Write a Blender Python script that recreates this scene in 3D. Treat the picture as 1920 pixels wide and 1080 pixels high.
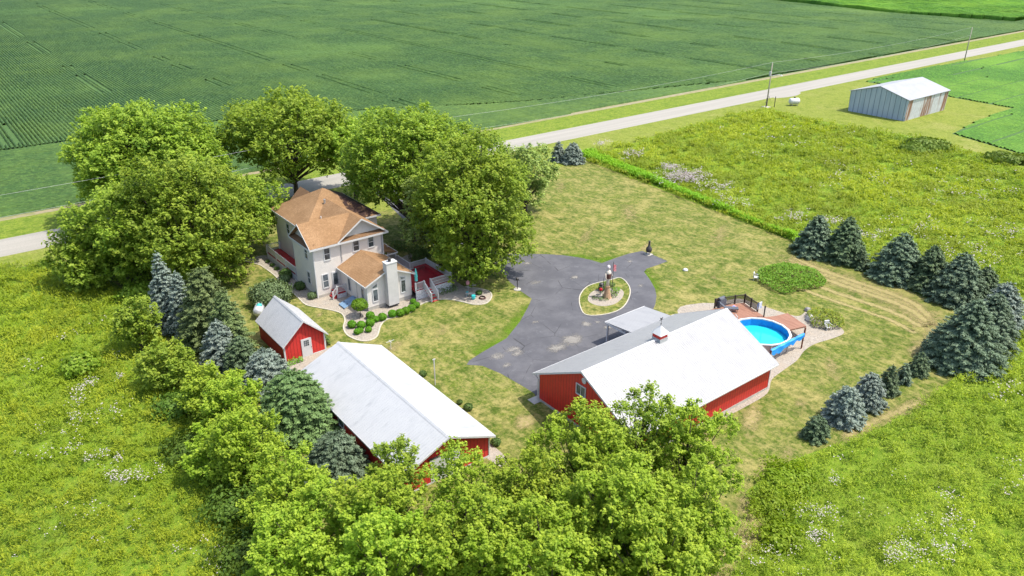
import bpy, bmesh, math, random
import numpy as np
from mathutils import Vector
random.seed(7); RS=np.random.RandomState(11)
R=math.radians
for o in list(bpy.data.objects): bpy.data.objects.remove(o)
scn=bpy.context.scene; COL=scn.collection
# ------------------------------------------------------------------ camera
FPX,TH,YAW,CH=1446.8,R(25.24),R(52.2),40.0
FW=np.array([math.cos(YAW)*math.cos(TH),math.sin(YAW)*math.cos(TH),-math.sin(TH)])
RT=np.array([math.sin(YAW),-math.cos(YAW),0.0]); UP=np.cross(RT,FW)
cd=bpy.data.cameras.new('camera'); cam=bpy.data.objects.new('camera',cd); COL.objects.link(cam)
cam.location=(0,0,CH); cam.rotation_euler=(R(90)-TH,0,YAW-R(90))
cd.sensor_width=36; cd.lens=36*FPX/1920; cd.clip_start=.5; cd.clip_end=9000
scn.camera=cam
# ------------------------------------------------------------------ light
SAZ=math.atan2(-0.70,0.71); SEL=R(64)
w=bpy.data.worlds.new('World'); scn.world=w; w.use_nodes=True
nt=w.node_tree; bg=nt.nodes['Background']; sk=nt.nodes.new('ShaderNodeTexSky')
sk.sky_type='NISHITA'; sk.sun_disc=False; sk.sun_elevation=SEL; sk.sun_rotation=R(90)-SAZ; sk.dust_density=2.5; sk.ozone_density=.6
nt.links.new(sk.outputs[0],bg.inputs[0]); bg.inputs[1].default_value=.15
sd=bpy.data.lights.new('sun','SUN'); sun=bpy.data.objects.new('sun',sd); COL.objects.link(sun)
sd.energy=2.75; sd.angle=R(.6); sd.color=(1,.955,.86)
sun.rotation_euler=Vector((math.cos(SAZ)*math.cos(SEL),math.sin(SAZ)*math.cos(SEL),math.sin(SEL))).to_track_quat('Z','Y').to_euler()
vs=scn.view_settings; scn.display_settings.display_device='sRGB'; vs.view_transform='Standard'; vs.look='None'; vs.gamma=1; vs.exposure=1.12; vs.use_curve_mapping=False
scn.cycles.max_bounces=8; scn.cycles.diffuse_bounces=4; scn.cycles.transmission_bounces=6; scn.cycles.transparent_max_bounces=6
# ------------------------------------------------------------------ place finding (world frame: +X along the road, +Y across it)
def G(px,py,z=0.0):
    d=FW+RT*(px-960)/FPX-UP*(py-540)/FPX; t=(z-CH)/d[2]
    return (float(d[0]*t),float(d[1]*t))
def dist(x,y,z=0): return math.sqrt(x*x+y*y+(z-CH)**2)
# ------------------------------------------------------------------ materials
def newmat(name):
    m=bpy.data.materials.new(name); m.use_nodes=True; nt=m.node_tree; nt.nodes.clear()
    out=nt.nodes.new('ShaderNodeOutputMaterial'); return m,nt,out
def ncol(nt,c): 
    n=nt.nodes.new('ShaderNodeRGB'); n.outputs[0].default_value=(*c,1); return n.outputs[0]
def pos(nt,scale=(1,1,1),obj=False,rot=0):
    if obj: s=nt.nodes.new('ShaderNodeTexCoord').outputs['Object']
    else: s=nt.nodes.new('ShaderNodeNewGeometry').outputs['Position']
    mp=nt.nodes.new('ShaderNodeMapping'); mp.inputs['Scale'].default_value=scale; mp.inputs['Rotation'].default_value=(0,0,rot)
    nt.links.new(s,mp.inputs[0]); return mp.outputs[0]
def noise(nt,scale,det=4,rough=.6,vec=None,lo=None,hi=None,dist_=0):
    n=nt.nodes.new('ShaderNodeTexNoise'); n.inputs['Scale'].default_value=scale; n.inputs['Detail'].default_value=det; n.inputs['Roughness'].default_value=rough; n.inputs['Distortion'].default_value=dist_
    nt.links.new(vec or pos(nt),n.inputs['Vector'])
    o=n.outputs['Fac']
    if lo is not None:
        r=nt.nodes.new('ShaderNodeMapRange'); r.interpolation_type='SMOOTHSTEP'; r.inputs[1].default_value=lo; r.inputs[2].default_value=hi; nt.links.new(o,r.inputs[0]); o=r.outputs[0]
    return o
def mix(nt,f,a,b,typ='MIX'):
    n=nt.nodes.new('ShaderNodeMix'); n.data_type='RGBA'; n.blend_type=typ
    if isinstance(f,(int,float)): n.inputs[0].default_value=f
    else: nt.links.new(f,n.inputs[0])
    for i,x in ((6,a),(7,b)):
        if isinstance(x,tuple): n.inputs[i].default_value=(*x,1)
        else: nt.links.new(x,n.inputs[i])
    return n.outputs[2]
def mth(nt,op,a,b=0.0,c=None):
    n=nt.nodes.new('ShaderNodeMath'); n.operation=op
    for i,x in enumerate((a,b) if c is None else (a,b,c)):
        if isinstance(x,(int,float)): n.inputs[i].default_value=x
        else: nt.links.new(x,n.inputs[i])
    return n.outputs[0]
def finish(nt,out,col,rough=.85,metal=0,bump=None,bs=.5,bd=.05,spec=.4):
    p=nt.nodes.new('ShaderNodeBsdfPrincipled')
    if isinstance(col,tuple): p.inputs['Base Color'].default_value=(*col,1)
    else: nt.links.new(col,p.inputs['Base Color'])
    p.inputs['Roughness'].default_value=rough; p.inputs['Metallic'].default_value=metal; p.inputs['Specular IOR Level'].default_value=spec
    if bump is not None:
        b=nt.nodes.new('ShaderNodeBump'); b.inputs['Strength'].default_value=bs; b.inputs['Distance'].default_value=bd
        nt.links.new(bump,b.inputs['Height']); nt.links.new(b.outputs[0],p.inputs['Normal'])
    nt.links.new(p.outputs[0],out.inputs[0]); return p
def simple(name,c1,c2=None,scale=3,rough=.8,metal=0,bs=0,spec=.4,lo=.35,hi=.65,bd=.02):
    m,nt,out=newmat(name)
    c2=c2 or tuple(x*.8 for x in c1)
    f=noise(nt,scale,5,.65,lo=lo,hi=hi)
    finish(nt,out,mix(nt,f,c1,c2),rough,metal,noise(nt,scale*4,4) if bs else None,bs,bd,spec); return m
def lines(nt,axis,spacing,duty=.15,vec=None):
    """0..1 ramp across bands of the given spacing; returns 1 on a thin line"""
    s=nt.nodes.new('ShaderNodeSeparateXYZ'); nt.links.new(vec or pos(nt),s.inputs[0])
    a=mth(nt,'FRACT',mth(nt,'DIVIDE',s.outputs[axis],spacing))
    return a,mth(nt,'LESS_THAN',a,duty)
def ribbed(name,c1,c2,axis,spacing,duty=.16,rough=.4,bd=.03,bs=.8,dark=.75,spec=.5,metal=0,dirt=None,ns=1.2):
    m,nt,out=newmat(name)
    f=noise(nt,ns,5,.6,lo=.3,hi=.7); col=mix(nt,f,c1,c2)
    a,l=lines(nt,axis,spacing,duty)
    col=mix(nt,mth(nt,'MULTIPLY',l,1-dark),col,tuple(x*.3 for x in c1))
    if dirt:
        d=noise(nt,1,4,.7,vec=pos(nt,dirt[1]),lo=dirt[2],hi=dirt[3]); col=mix(nt,d,col,dirt[0])
    finish(nt,out,col,rough,metal,mth(nt,'ADD',l,mth(nt,'MULTIPLY',noise(nt,6,2),.1)),bs,bd,spec); return m
def siding(name,c1,c2,spacing=.16):
    m,nt,out=newmat(name); a,l=lines(nt,2,spacing,.12)
    col=mix(nt,noise(nt,.9,4,.6,lo=.3,hi=.7),c1,c2); col=mix(nt,mth(nt,'MULTIPLY',l,.35),col,tuple(x*.4 for x in c1))
    finish(nt,out,col,.6,0,a,.5,.02); return m
def shingle(name,c1,c2,c3,stain=None):
    m,nt,out=newmat(name); s=nt.nodes.new('ShaderNodeTexBrick'); 
    v=pos(nt,(1,1,1.0)); sx=nt.nodes.new('ShaderNodeSeparateXYZ'); nt.links.new(v,sx.inputs[0]); cb=nt.nodes.new('ShaderNodeCombineXYZ')
    nt.links.new(mth(nt,'ADD',sx.outputs[0],sx.outputs[1]),cb.inputs[0]); nt.links.new(mth(nt,'MULTIPLY',sx.outputs[2],1.8),cb.inputs[1]); nt.links.new(cb.outputs[0],s.inputs[0])
    s.inputs['Scale'].default_value=1; s.inputs['Brick Width'].default_value=.45; s.inputs['Row Height'].default_value=.2; s.inputs['Mortar Size'].default_value=.015
    s.inputs['Color1'].default_value=(*c1,1); s.inputs['Color2'].default_value=(*c2,1); s.inputs['Mortar'].default_value=(*[x*.55 for x in c3],1)
    col=mix(nt,noise(nt,.35,5,.7,lo=.4,hi=.7),s.outputs[0],c3)
    col=mix(nt,noise(nt,7,3,.7,lo=.3,hi=.8),col,tuple(x*.75 for x in c2))
    if stain:   # dark blotches over the right part of the roof, masked by position
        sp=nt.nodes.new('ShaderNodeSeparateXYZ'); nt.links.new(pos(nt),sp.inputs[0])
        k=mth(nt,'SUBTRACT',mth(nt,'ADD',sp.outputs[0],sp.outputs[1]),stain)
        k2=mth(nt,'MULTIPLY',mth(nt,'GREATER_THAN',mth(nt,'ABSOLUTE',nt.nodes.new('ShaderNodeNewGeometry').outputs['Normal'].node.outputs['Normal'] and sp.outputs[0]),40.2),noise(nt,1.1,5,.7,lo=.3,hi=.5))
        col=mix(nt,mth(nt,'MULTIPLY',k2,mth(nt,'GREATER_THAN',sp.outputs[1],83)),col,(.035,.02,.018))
    finish(nt,out,col,.95,0,s.outputs['Fac'],.35,.02,.2); return m
def leafmat(name,c1,c2,c3,trans=.35,sc=.35):
    m,nt,out=newmat(name)
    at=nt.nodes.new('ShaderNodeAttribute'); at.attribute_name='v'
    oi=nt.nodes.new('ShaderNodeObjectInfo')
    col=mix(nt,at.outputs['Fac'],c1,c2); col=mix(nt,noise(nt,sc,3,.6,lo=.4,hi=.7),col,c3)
    hs=nt.nodes.new('ShaderNodeHueSaturation'); nt.links.new(col,hs.inputs['Color'])
    nt.links.new(mth(nt,'MULTIPLY_ADD',oi.outputs['Random'],.014,.493),hs.inputs['Hue']); nt.links.new(mth(nt,'MULTIPLY_ADD',oi.outputs['Random'],.22,.92),hs.inputs['Value'])
    d=nt.nodes.new('ShaderNodeBsdfPrincipled'); d.inputs['Roughness'].default_value=.6; d.inputs['Specular IOR Level'].default_value=.25
    nt.links.new(hs.outputs[0],d.inputs['Base Color'])
    t=nt.nodes.new('ShaderNodeBsdfTranslucent'); nt.links.new(mix(nt,1.0,hs.outputs[0],(1.0,1.0,.55),'MULTIPLY'),t.inputs[0])
    mx=nt.nodes.new('ShaderNodeMixShader'); mx.inputs[0].default_value=trans
    nt.links.new(d.outputs[0],mx.inputs[1]); nt.links.new(t.outputs[0],mx.inputs[2]); nt.links.new(mx.outputs[0],out.inputs[0]); return m
def fieldleaf(name,c1,c2,c3):
    m,nt,out=newmat(name); at=nt.nodes.new('ShaderNodeAttribute'); at.attribute_name='v'
    col=mix(nt,at.outputs['Fac'],c1,c2); col=mix(nt,noise(nt,1.3,6,.85,lo=.35,hi=.65),tuple(x*.55 for x in c1),col)
    col=mix(nt,mth(nt,'MULTIPLY',noise(nt,.03,7,.7,lo=.40,hi=.68),.55),col,c3)
    col=mix(nt,mth(nt,'MULTIPLY',noise(nt,.35,4,.7,vec=pos(nt,(1,.08,1)),lo=.45,hi=.65),.35),col,tuple(x*.7 for x in c1)); col=mix(nt,mth(nt,'MULTIPLY',noise(nt,.012,3,.6,lo=.5,hi=.75),.35),col,tuple(x*1.25 for x in c2))
    finish(nt,out,col,.75,0,noise(nt,4,4,.8),.6,.15,.2); return m
# ------------------------------------------------------------------ mesh building
ORG={}
class MB:
    def __init__(s): s.v=[]; s.f=[]
    def add(s,vs,fs):
        n=len(s.v); s.v+= [tuple(map(float,p)) for p in vs]; s.f+=[tuple(n+i for i in f) for f in fs]; return s
    def box(s,x0,y0,z0,x1,y1,z1):
        return s.add([(x0,y0,z0),(x1,y0,z0),(x1,y1,z0),(x0,y1,z0),(x0,y0,z1),(x1,y0,z1),(x1,y1,z1),(x0,y1,z1)],
            [(0,3,2,1),(4,5,6,7),(0,1,5,4),(1,2,6,5),(2,3,7,6),(3,0,4,7)])
    def slab(s,pts,t):
        """polygon given thickness t downward"""
        n=len(pts); lo=[(p[0],p[1],p[2]-t) for p in pts]
        return s.add(list(pts)+lo,[tuple(range(n)),tuple(range(2*n-1,n-1,-1))]+[(i,n+i,n+(i+1)%n,(i+1)%n) for i in range(n)])
    def ext(s,pts,dv):
        """polygon extruded by a vector"""
        n=len(pts); q=[tuple(np.add(p,dv)) for p in pts]
        return s.add(list(pts)+q,[tuple(range(n-1,-1,-1)),tuple(range(n,2*n))]+[(i,(i+1)%n,n+(i+1)%n,n+i) for i in range(n)])
    def bar(s,a,b,w,h=None):
        """square bar from a to b"""
        a=np.array(a,float); b=np.array(b,float); d=b-a; L=np.linalg.norm(d); d/=L; h=h or w
        u=np.cross(d,(0,0,1)); 
        if np.linalg.norm(u)<1e-3: u=np.array([1.,0,0])
        u/=np.linalg.norm(u); k=np.cross(u,d); P=[]
        for e in (a,b):
            for sx,sy in ((-1,-1),(1,-1),(1,1),(-1,1)): P.append(e+u*sx*w/2+k*sy*h/2)
        return s.add(P,[(0,3,2,1),(4,5,6,7),(0,1,5,4),(1,2,6,5),(2,3,7,6),(3,0,4,7)])
    def tube(s,pts,rs,n=8,cap=True):
        pts=[np.array(p,float) for p in pts]; base=len(s.v); m=len(pts)
        if not hasattr(rs,'__len__'): rs=[rs]*m
        for i,p in enumerate(pts):
            d=pts[min(i+1,m-1)]-pts[max(i-1,0)]; d=d/(np.linalg.norm(d)+1e-9)
            u=np.cross(d,(0.3,.2,1.0) if abs(d[2])<.9 else (1,0,0)); u/=np.linalg.norm(u); k=np.cross(d,u)
            for j in range(n):
                a=2*math.pi*j/n; s.v.append(tuple(p+(u*math.cos(a)+k*math.sin(a))*rs[i]))
        for i in range(m-1):
            for j in range(n): s.f.append((base+i*n+j,base+i*n+(j+1)%n,base+(i+1)*n+(j+1)%n,base+(i+1)*n+j))
        if cap: s.f.append(tuple(base+j for j in range(n-1,-1,-1))); s.f.append(tuple(base+(m-1)*n+j for j in range(n)))
        return s
    def lathe(s,c,prof,n=20):
        """prof: (r,z) list about vertical axis at c=(x,y,z)"""
        return s.tube([(c[0],c[1],c[2]+z) for r,z in prof],[max(r,.001) for r,z in prof],n) if False else s._l(c,prof,n)
    def _l(s,c,prof,n):
        b=len(s.v)
        for r,z in prof:
            for j in range(n):
                a=2*math.pi*j/n; s.v.append((c[0]+r*math.cos(a),c[1]+r*math.sin(a),c[2]+z))
        for i in range(len(prof)-1):
            for j in range(n): s.f.append((b+i*n+j,b+i*n+(j+1)%n,b+(i+1)*n+(j+1)%n,b+(i+1)*n+j))
        s.f.append(tuple(b+j for j in range(n-1,-1,-1))); k=b+(len(prof)-1)*n; s.f.append(tuple(k+j for j in range(n)))
        return s
    def build(s,name,mat,parent=None,org=None,smooth=False):
        if parent is not None: org=ORG[parent.name]
        if org is None:
            a=np.array(s.v); org=(float(a[:,0].mean()),float(a[:,1].mean()),float(a[:,2].min()))
        me=bpy.data.meshes.new(name); me.from_pydata([tuple(np.subtract(p,org)) for p in s.v],[],s.f)
        if smooth: me.polygons.foreach_set('use_smooth',[True]*len(me.polygons))
        me.materials.append(mat); me.update()
        o=bpy.data.objects.new(name,me); COL.objects.link(o); ORG[o.name]=tuple(org)
        if parent is not None: o.parent=parent
        else: o.location=org
        return o
def parts(m,name,mat,parent):
    par=list(range(len(m.v)))
    def fd(i):
        while par[i]!=i: par[i]=par[par[i]]; i=par[i]
        return i
    for f in m.f:
        for i in f[1:]: par[fd(i)]=fd(f[0])
    gs={}
    for f in m.f: gs.setdefault(fd(f[0]),[]).append(f)
    out=[]
    for fs in gs.values():
        idx=sorted({i for f in fs for i in f}); mp={i:k for k,i in enumerate(idx)}; q=MB(); q.v=[m.v[i] for i in idx]; q.f=[tuple(mp[i] for i in f) for f in fs]; out.append(q.build(name,mat,parent))
    return out
MB.parts=parts
def tag(o,label=None,cat=None,group=None,kind=None):
    if label: o['label']=label
    if cat: o['category']=cat
    if group: o['group']=group
    if kind: o['kind']=kind
    return o
def empty(name,loc,label,cat,group=None):
    o=bpy.data.objects.new(name,None); COL.objects.link(o); o.location=loc; ORG[o.name]=tuple(loc); o.empty_display_size=.3
    return tag(o,label,cat,group)
def sheet(name,pts,z,mat,kind='structure'):
    """a flat ground sheet from an outline in world metres"""
    bm=bmesh.new(); vv=[bm.verts.new((p[0],p[1],z)) for p in pts]; f=bm.faces.new(vv)
    if f.normal.z<0: f.normal_flip()
    bm.normal_update()
    if f.normal.z<0: f.normal_flip()
    bmesh.ops.triangulate(bm,faces=[f]); me=bpy.data.meshes.new(name); bm.to_mesh(me); bm.free(); me.materials.append(mat)
    o=bpy.data.objects.new(name,me); COL.objects.link(o); ORG[o.name]=(0,0,0)
    if kind: o['kind']=kind
    return o
def smoothpoly(pts,n=6):
    """closed Catmull-Rom through the points"""
    P=[np.array(p,float) for p in pts]; m=len(P); out=[]
    for i in range(m):
        a,b,c,d=P[i-1],P[i],P[(i+1)%m],P[(i+2)%m]
        for k in range(n):
            t=k/n; out.append(tuple(.5*((2*b)+(c-a)*t+(2*a-5*b+4*c-d)*t*t+(-a+3*b-3*c+d)*t**3)))
    return out
def fastmesh(name,V,F,mat,loc=(0,0,0),attr=None,parent=None,smooth=False):
    """V (N,3), F (M,k) arrays"""
    me=bpy.data.meshes.new(name); n,k=F.shape
    me.vertices.add(len(V)); me.vertices.foreach_set('co',np.ascontiguousarray(V-np.array(loc),dtype=np.float32).ravel())
    me.loops.add(n*k); me.loops.foreach_set('vertex_index',np.ascontiguousarray(F,dtype=np.int32).ravel())
    me.polygons.add(n); me.polygons.foreach_set('loop_start',np.arange(0,n*k,k,dtype=np.int32))
    try: me.polygons.foreach_set('loop_total',np.full(n,k,dtype=np.int32))
    except Exception: pass
    if smooth: me.polygons.foreach_set('use_smooth',np.ones(n,dtype=bool))
    me.update(calc_edges=True)
    if attr is not None:
        a=me.attributes.new('v','FLOAT','FACE'); a.data.foreach_set('value',attr.astype(np.float32))
    me.materials.append(mat); o=bpy.data.objects.new(name,me); COL.objects.link(o); ORG[o.name]=tuple(loc)
    if parent is not None: o.parent=parent
    else: o.location=loc
    return o
def unit(a): return a/(np.linalg.norm(a,axis=-1,keepdims=True)+1e-9)
def leafquads(C,N,S,asp=.6,D=None):
    """rhombic leaves at C facing N, half length S; D = preferred long direction"""
    n=len(C); D=RS.normal(size=(n,3)) if D is None else D
    N=unit(N); U=unit(D-N*np.sum(D*N,1,keepdims=True)); W=np.cross(N,U)
    S=np.asarray(S).reshape(-1,1)*np.ones((n,1)); a=asp*S
    V=np.stack([C-U*S,C+W*a-U*S*.1+N*a*.25,C+U*S,C-W*a-U*S*.1+N*a*.25],1).reshape(-1,3)
    return V,np.arange(4*n).reshape(-1,4)
def vnoise(x,y,s,seed=0):
    r=np.random.RandomState(seed).rand(128,128); u=x/s; v=y/s; i=np.floor(u).astype(int); j=np.floor(v).astype(int); a=u-i; b=v-j
    a=a*a*(3-2*a); b=b*b*(3-2*b); g=lambda p,q:r[p%128,q%128]
    return (g(i,j)*(1-a)+g(i+1,j)*a)*(1-b)+(g(i,j+1)*(1-a)+g(i+1,j+1)*a)*b
def inpoly(x,y,P):
    c=np.zeros(len(x),bool); n=len(P)
    for i in range(n):
        x1,y1=P[i]; x2,y2=P[i-1]
        if y1==y2: continue
        k=((y1>y)!=(y2>y))&(x<(x2-x1)*(y-y1)/(y2-y1)+x1); c^=k
    return c
# ------------------------------------------------------------------ the ground
def grassmat(name,a,b,c,s1=.12,s2=.9,track=False,mow=None,bs=.5,dry=(.45,.62)):
    m,nt,out=newmat(name)
    f1=noise(nt,s1,8,.72,lo=dry[0],hi=dry[1],dist_=.6); f2=noise(nt,s2,5,.7,lo=.38,hi=.62); f3=noise(nt,7,4,.8,lo=.3,hi=.7)
    col=mix(nt,f2,a,b); col=mix(nt,mth(nt,'MULTIPLY',f1,mth(nt,'MULTIPLY_ADD',f3,.6,.4)),col,c)
    f5=noise(nt,2.6,6,.8,lo=.4,hi=.62); col=mix(nt,mth(nt,'MULTIPLY',f5,.55),col,c); f6=noise(nt,.35,5,.7,lo=.52,hi=.66); col=mix(nt,mth(nt,'MULTIPLY',f6,.75),col,tuple(x*.8 for x in a))
    f7=noise(nt,2.2,8,.85,lo=.36,hi=.60); col=mix(nt,mth(nt,'MULTIPLY',mth(nt,'SUBTRACT',1.0,f7),.75),col,tuple(x*.62 for x in a))
    if mow:
        f4=noise(nt,1,4,.6,vec=pos(nt,(1.2,.6,1),rot=mow),lo=.46,hi=.66); col=mix(nt,mth(nt,'MULTIPLY',f4,.45),col,c)
    if track:
        pass
    finish(nt,out,col,.95,0,mth(nt,'ADD',noise(nt,5,5,.8),mth(nt,'MULTIPLY',noise(nt,18,3,.8),.5)),bs,.12,.15); return m
LAWN=grassmat('lawn_grass',(.052,.100,.007),(.105,.148,.014),(.34,.285,.105),.20,.55,mow=.3,dry=(.47,.64))
VERGE=grassmat('verge_grass',(.14,.195,.018),(.20,.24,.03),(.29,.27,.09),.10,.6,dry=(.5,.7))
RICH=grassmat('rich_grass',(.095,.17,.010),(.18,.25,.018),(.27,.26,.07),.2,.8,dry=(.55,.75))
MEAD=grassmat('meadow_ground',(.13,.24,.014),(.20,.30,.02),(.25,.28,.05),.2,.9,bs=1,dry=(.5,.7))
SOIL=simple('soil_and_low_leaves',(.04,.095,.02),(.06,.12,.03),1.5,.95,bs=.5)
DRY=simple('dry_soil',(.26,.21,.13),(.18,.18,.07),.8,.95,bs=.5)
sheet('ground',[(-3500,-3500),(5000,-3500),(5000,5000),(-3500,5000)],0,MEAD)
def px(*pts): return [G(*p) for p in pts]
lawn=px((150,462),(1090,297),(1280,371),(1480,450),(1560,492),(1650,520),(1740,560),(1840,590),(1850,660),(1800,700),(1745,742),(1650,803),(1560,835),(1470,868),(1400,920),(1375,1000),(1330,1080),(1250,1200),(600,1200),(560,960),(470,800),(330,660),(270,580),(215,530),(130,500))
sheet('lawn',lawn,.004,LAWN)
# mown verge between the meadow and the road, opening out round the metal shed
v1=[(-300,116.5),(-300,109)]+px((0,505),(130,492),(150,462),(700,400),(1040,318),(1095,297),(1250,248),(1380,212),(1440,203),(1545,228),(1640,243),(1750,262),(1900,306),(2100,370))+[(400,70),(900,70),(900,116.5)]
sheet('grass_verge',v1,.008,VERGE)
sheet('road_bank',[(-300,123.4),(900,123.4),(900,134.4),(-300,132)],.004,RICH)
cr1=px((1622,153),(1700,135),(1790,118),(1920,96))+[(900,111),(900,40)]+px((2150,350),(1920,291),(1785,251),(1835,226),(1897,203),(1760,178),(1660,160))
# crop rows
def rowfield(name,poly,sp,alongY,hgt,mat,seg,label,seed,bounds,wid=.8):
    x0,x1,y0,y1=bounds; r=np.random.RandomState(seed)
    if not alongY: x0,x1,y0,y1=y0,y1,x0,x1
    xs=np.arange(x0,x1,sp); ys=np.array(seg)
    X,Y=np.meshgrid(xs,ys,indexing='ij'); n,m=X.shape
    d=np.abs(Y)
    amp=.09; off=np.array([-.5,-.2,.22,.5])*sp; widX=wid+(np.clip((X-20)/90,0,1)*.14 if alongY else 0); zz=np.array([0,.86,1.,0])
    V=np.zeros((n,m,4,3))
    for k in range(4):
        jx=r.normal(0,.05,(n,m)); xx=X+off[k]*widX+jx; yy=Y+r.normal(0,.05,(n,m))
        hh=hgt*(.75+.5*vnoise(X,Y,9,seed)+0*X)*(zz[k]+(r.rand(n,m)-.5)*.22*(zz[k]>0))
        V[:,:,k,0]=xx if alongY else yy; V[:,:,k,1]=yy if alongY else xx; V[:,:,k,2]=hh
    I=np.arange(n*m*4).reshape(n,m,4); F=[]; keep=[]
    cx=X[:,:-1] if alongY else (Y[:,:-1]); cy=Y[:,:-1] if alongY else X[:,:-1]
    ins=inpoly(cx.ravel(),cy.ravel(),poly).reshape(cx.shape)
    # the sprayer's wheel lanes
    lane=(np.abs((X[:,:-1]%27.4)-13)<.5)|(np.abs((X[:,:-1]%27.4)-15.2)<.5)
    if not alongY: ins&=~((np.abs((X[:,:-1]%8.3)-4)<.42)&(vnoise(X[:,:-1]*3,Y[:,:-1],14,6)>.38))
    if alongY: ins&=~(lane&(vnoise(X[:,:-1],Y[:,:-1],11,5)>.45))
    for k in range(3):
        q=np.stack([I[:,:-1,k],I[:,:-1,k+1],I[:,1:,k+1],I[:,1:,k]],-1)[ins]; F.append(q)
    F=np.concatenate(F); u,inv=np.unique(F,return_inverse=True); V=V.reshape(-1,3)[u]; F=inv.reshape(-1,4)
    o=fastmesh(name,V,F,mat,attr=r.rand(len(F)))
    return tag(o,label,'crop',kind='stuff')
SOY=fieldleaf('soybean_leaf',(.036,.092,.022),(.092,.168,.036),(.105,.170,.028))
CORN=fieldleaf('corn_leaf',(.040,.135,.008),(.105,.25,.018),(.14,.26,.02))
fld=[(-400,132.6),(900,135.6),(2200,900),(2200,2500),(-1500,2500),(-400,300)]
sheet('field_soil',[(-900,132.2),(1500,136),(2500,900),(2500,3500),(-1500,3500)],.006,SOIL)
sheet('field_margin',[(-300,131.3),(900,134.6),(900,136.6),(-300,133.2)],.010,DRY)
HL=176.0
def segs(a,b,s0,g):
    o=[a]; 
    while o[-1]<b: o.append(o[-1]+s0*(1+g*(o[-1]-a)))
    return o
rowfield('soybean_field',[(-400,133),(190,134.2),(120,150),(70,HL-5),(50,HL),(-400,HL)],.76,False,.5,SOY,list(np.arange(-60,480,.6)),'dark green soybean rows of the headland along the far side of the road',3,(-60,480,133.3,HL),.98)
rowfield('soybean_field',[(-200,HL+.4),(50,HL+.4),(70,HL-4.5),(120,150.4),(190,134.6),(900,136),(900,760),(-200,760)],.76,True,.5,SOY,segs(134,700,.6,.006),'broad dark green soybean field in long rows filling the top of the picture',4,(-60,480,134,760),.88)
sheet('crop_soil',cr1,.012,SOIL)
rowfield('soybean_field',cr1,.76,False,.3,CORN,list(np.arange(150,460,.7)),'bright green soybean rows around the corner behind the metal shed',8,(150,460,50,116),1.0)
cn=px((1405,-3),(1530,10),(1700,28),(1800,35),(1960,46),(2200,60))+[(1600,400),(1600,900),(500,900)]
rowfield('corn_field',cn,1.0,True,2.2,CORN,segs(150,900,2.5,.002),'bright green corn field in the far top right corner',9,(330,1000,150,900),1.0)
# road
mR,ntR,oR=newmat('road_surface')
cR=mix(ntR,noise(ntR,.5,5,.6,vec=pos(ntR,(.05,1.6,1)),lo=.35,hi=.65),(.265,.25,.215),(.31,.29,.25)); cR=mix(ntR,noise(ntR,5,4,.8,lo=.4,hi=.8),cR,(.22,.205,.175))
finish(ntR,oR,cR,.9,0,noise(ntR,20,3),.3,.02)
def yr(x): return 0.0
sheet('road',[(-400,116.3),(1200,116.3),(1200,123.6),(-400,123.6)],.016,mR)
sheet('road_turnout',smoothpoly(px((1450,183),(1470,172),(1500,173),(1494,179),(1470,183)),4),.020,mR)
# asphalt drive
mA,ntA,oA=newmat('asphalt')
vA=ntA.nodes.new('ShaderNodeTexVoronoi'); vA.feature='DISTANCE_TO_EDGE'; vA.inputs['Scale'].default_value=.22
wn=ntA.nodes.new('ShaderNodeTexNoise'); wn.inputs['Scale'].default_value=.6; ntA.links.new(pos(ntA),wn.inputs[0])
ntA.links.new(mix(ntA,.12,pos(ntA),wn.outputs['Color'],'ADD'),vA.inputs['Vector'])
cA=mix(ntA,noise(ntA,.35,5,.65,lo=.35,hi=.68),(.070,.070,.077),(.106,.105,.112)); cA=mix(ntA,noise(ntA,9,4,.8,lo=.4,hi=.85),cA,(.07,.07,.085))
ck=mth(ntA,'MULTIPLY',mth(ntA,'LESS_THAN',vA.outputs['Distance'],.006),noise(ntA,.3,2,.5,lo=.45,hi=.55))
cA=mix(ntA,mth(ntA,'MULTIPLY',ck,.7),cA,(.02,.02,.02)); cA=mix(ntA,noise(ntA,.9,5,.8,lo=.55,hi=.75),cA,(.13,.13,.14))
finish(ntA,oA,cA,.85,0,noise(ntA,25,3),.4,.02)
def z4(*p): return [(920+x/4.155,440+y/4.155) for x,y in p]
dr=z4((80,150),(330,150),(430,152),(560,160),(680,176),(780,197),(865,222),(960,187),(1080,147),(1180,127),(1250,152),(1380,207),(1300,237),(1215,265),(1195,290),(1240,350),(1280,420),(1292,480),(1282,545))
drw=px(*dr)+[(58.2,50.6),(58.2,46.6),(39.0,46.6),(39.0,46.0)]+px((1002,738),(985,727),(940,701),(905,686),(875,684),(880,676),(905,660),(950,634),(975,603),(992,572),(997,560),(975,545),(955,528),(943,512),(925,503))+px((885,500),(800,455),(745,400),(715,372),(690,352))+[(70,112),(66,117),(76,117)]+px((735,352),(760,372),(800,400),(860,435))
sheet('driveway',drw,.012,mA)
CONC=simple('concrete',(.42,.39,.34),(.34,.32,.28),2,.9,bs=.3)
sheet('barn_apron',[(38.2,45.9),(58.0,45.9),(58.0,46.9),(38.2,46.9)],.024,CONC)
CURB=simple('curb_stone',(.46,.42,.34),(.36,.34,.27),4,.9,bs=.4)
GRAV,ntG,oG=newmat('pea_gravel'); 
vg=ntG.nodes.new('ShaderNodeTexVoronoi'); vg.inputs['Scale'].default_value=7; ntG.links.new(pos(ntG),vg.inputs['Vector'])
cg=mix(ntG,mth(ntG,'MULTIPLY',vg.outputs['Color'],1.0),(.20,.175,.145),(.37,.33,.275)); cg=mix(ntG,noise(ntG,.9,4,.7,lo=.4,hi=.65),cg,(.31,.265,.21))
finish(ntG,oG,cg,.95,0,vg.outputs['Distance'],.7,.06)
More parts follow.
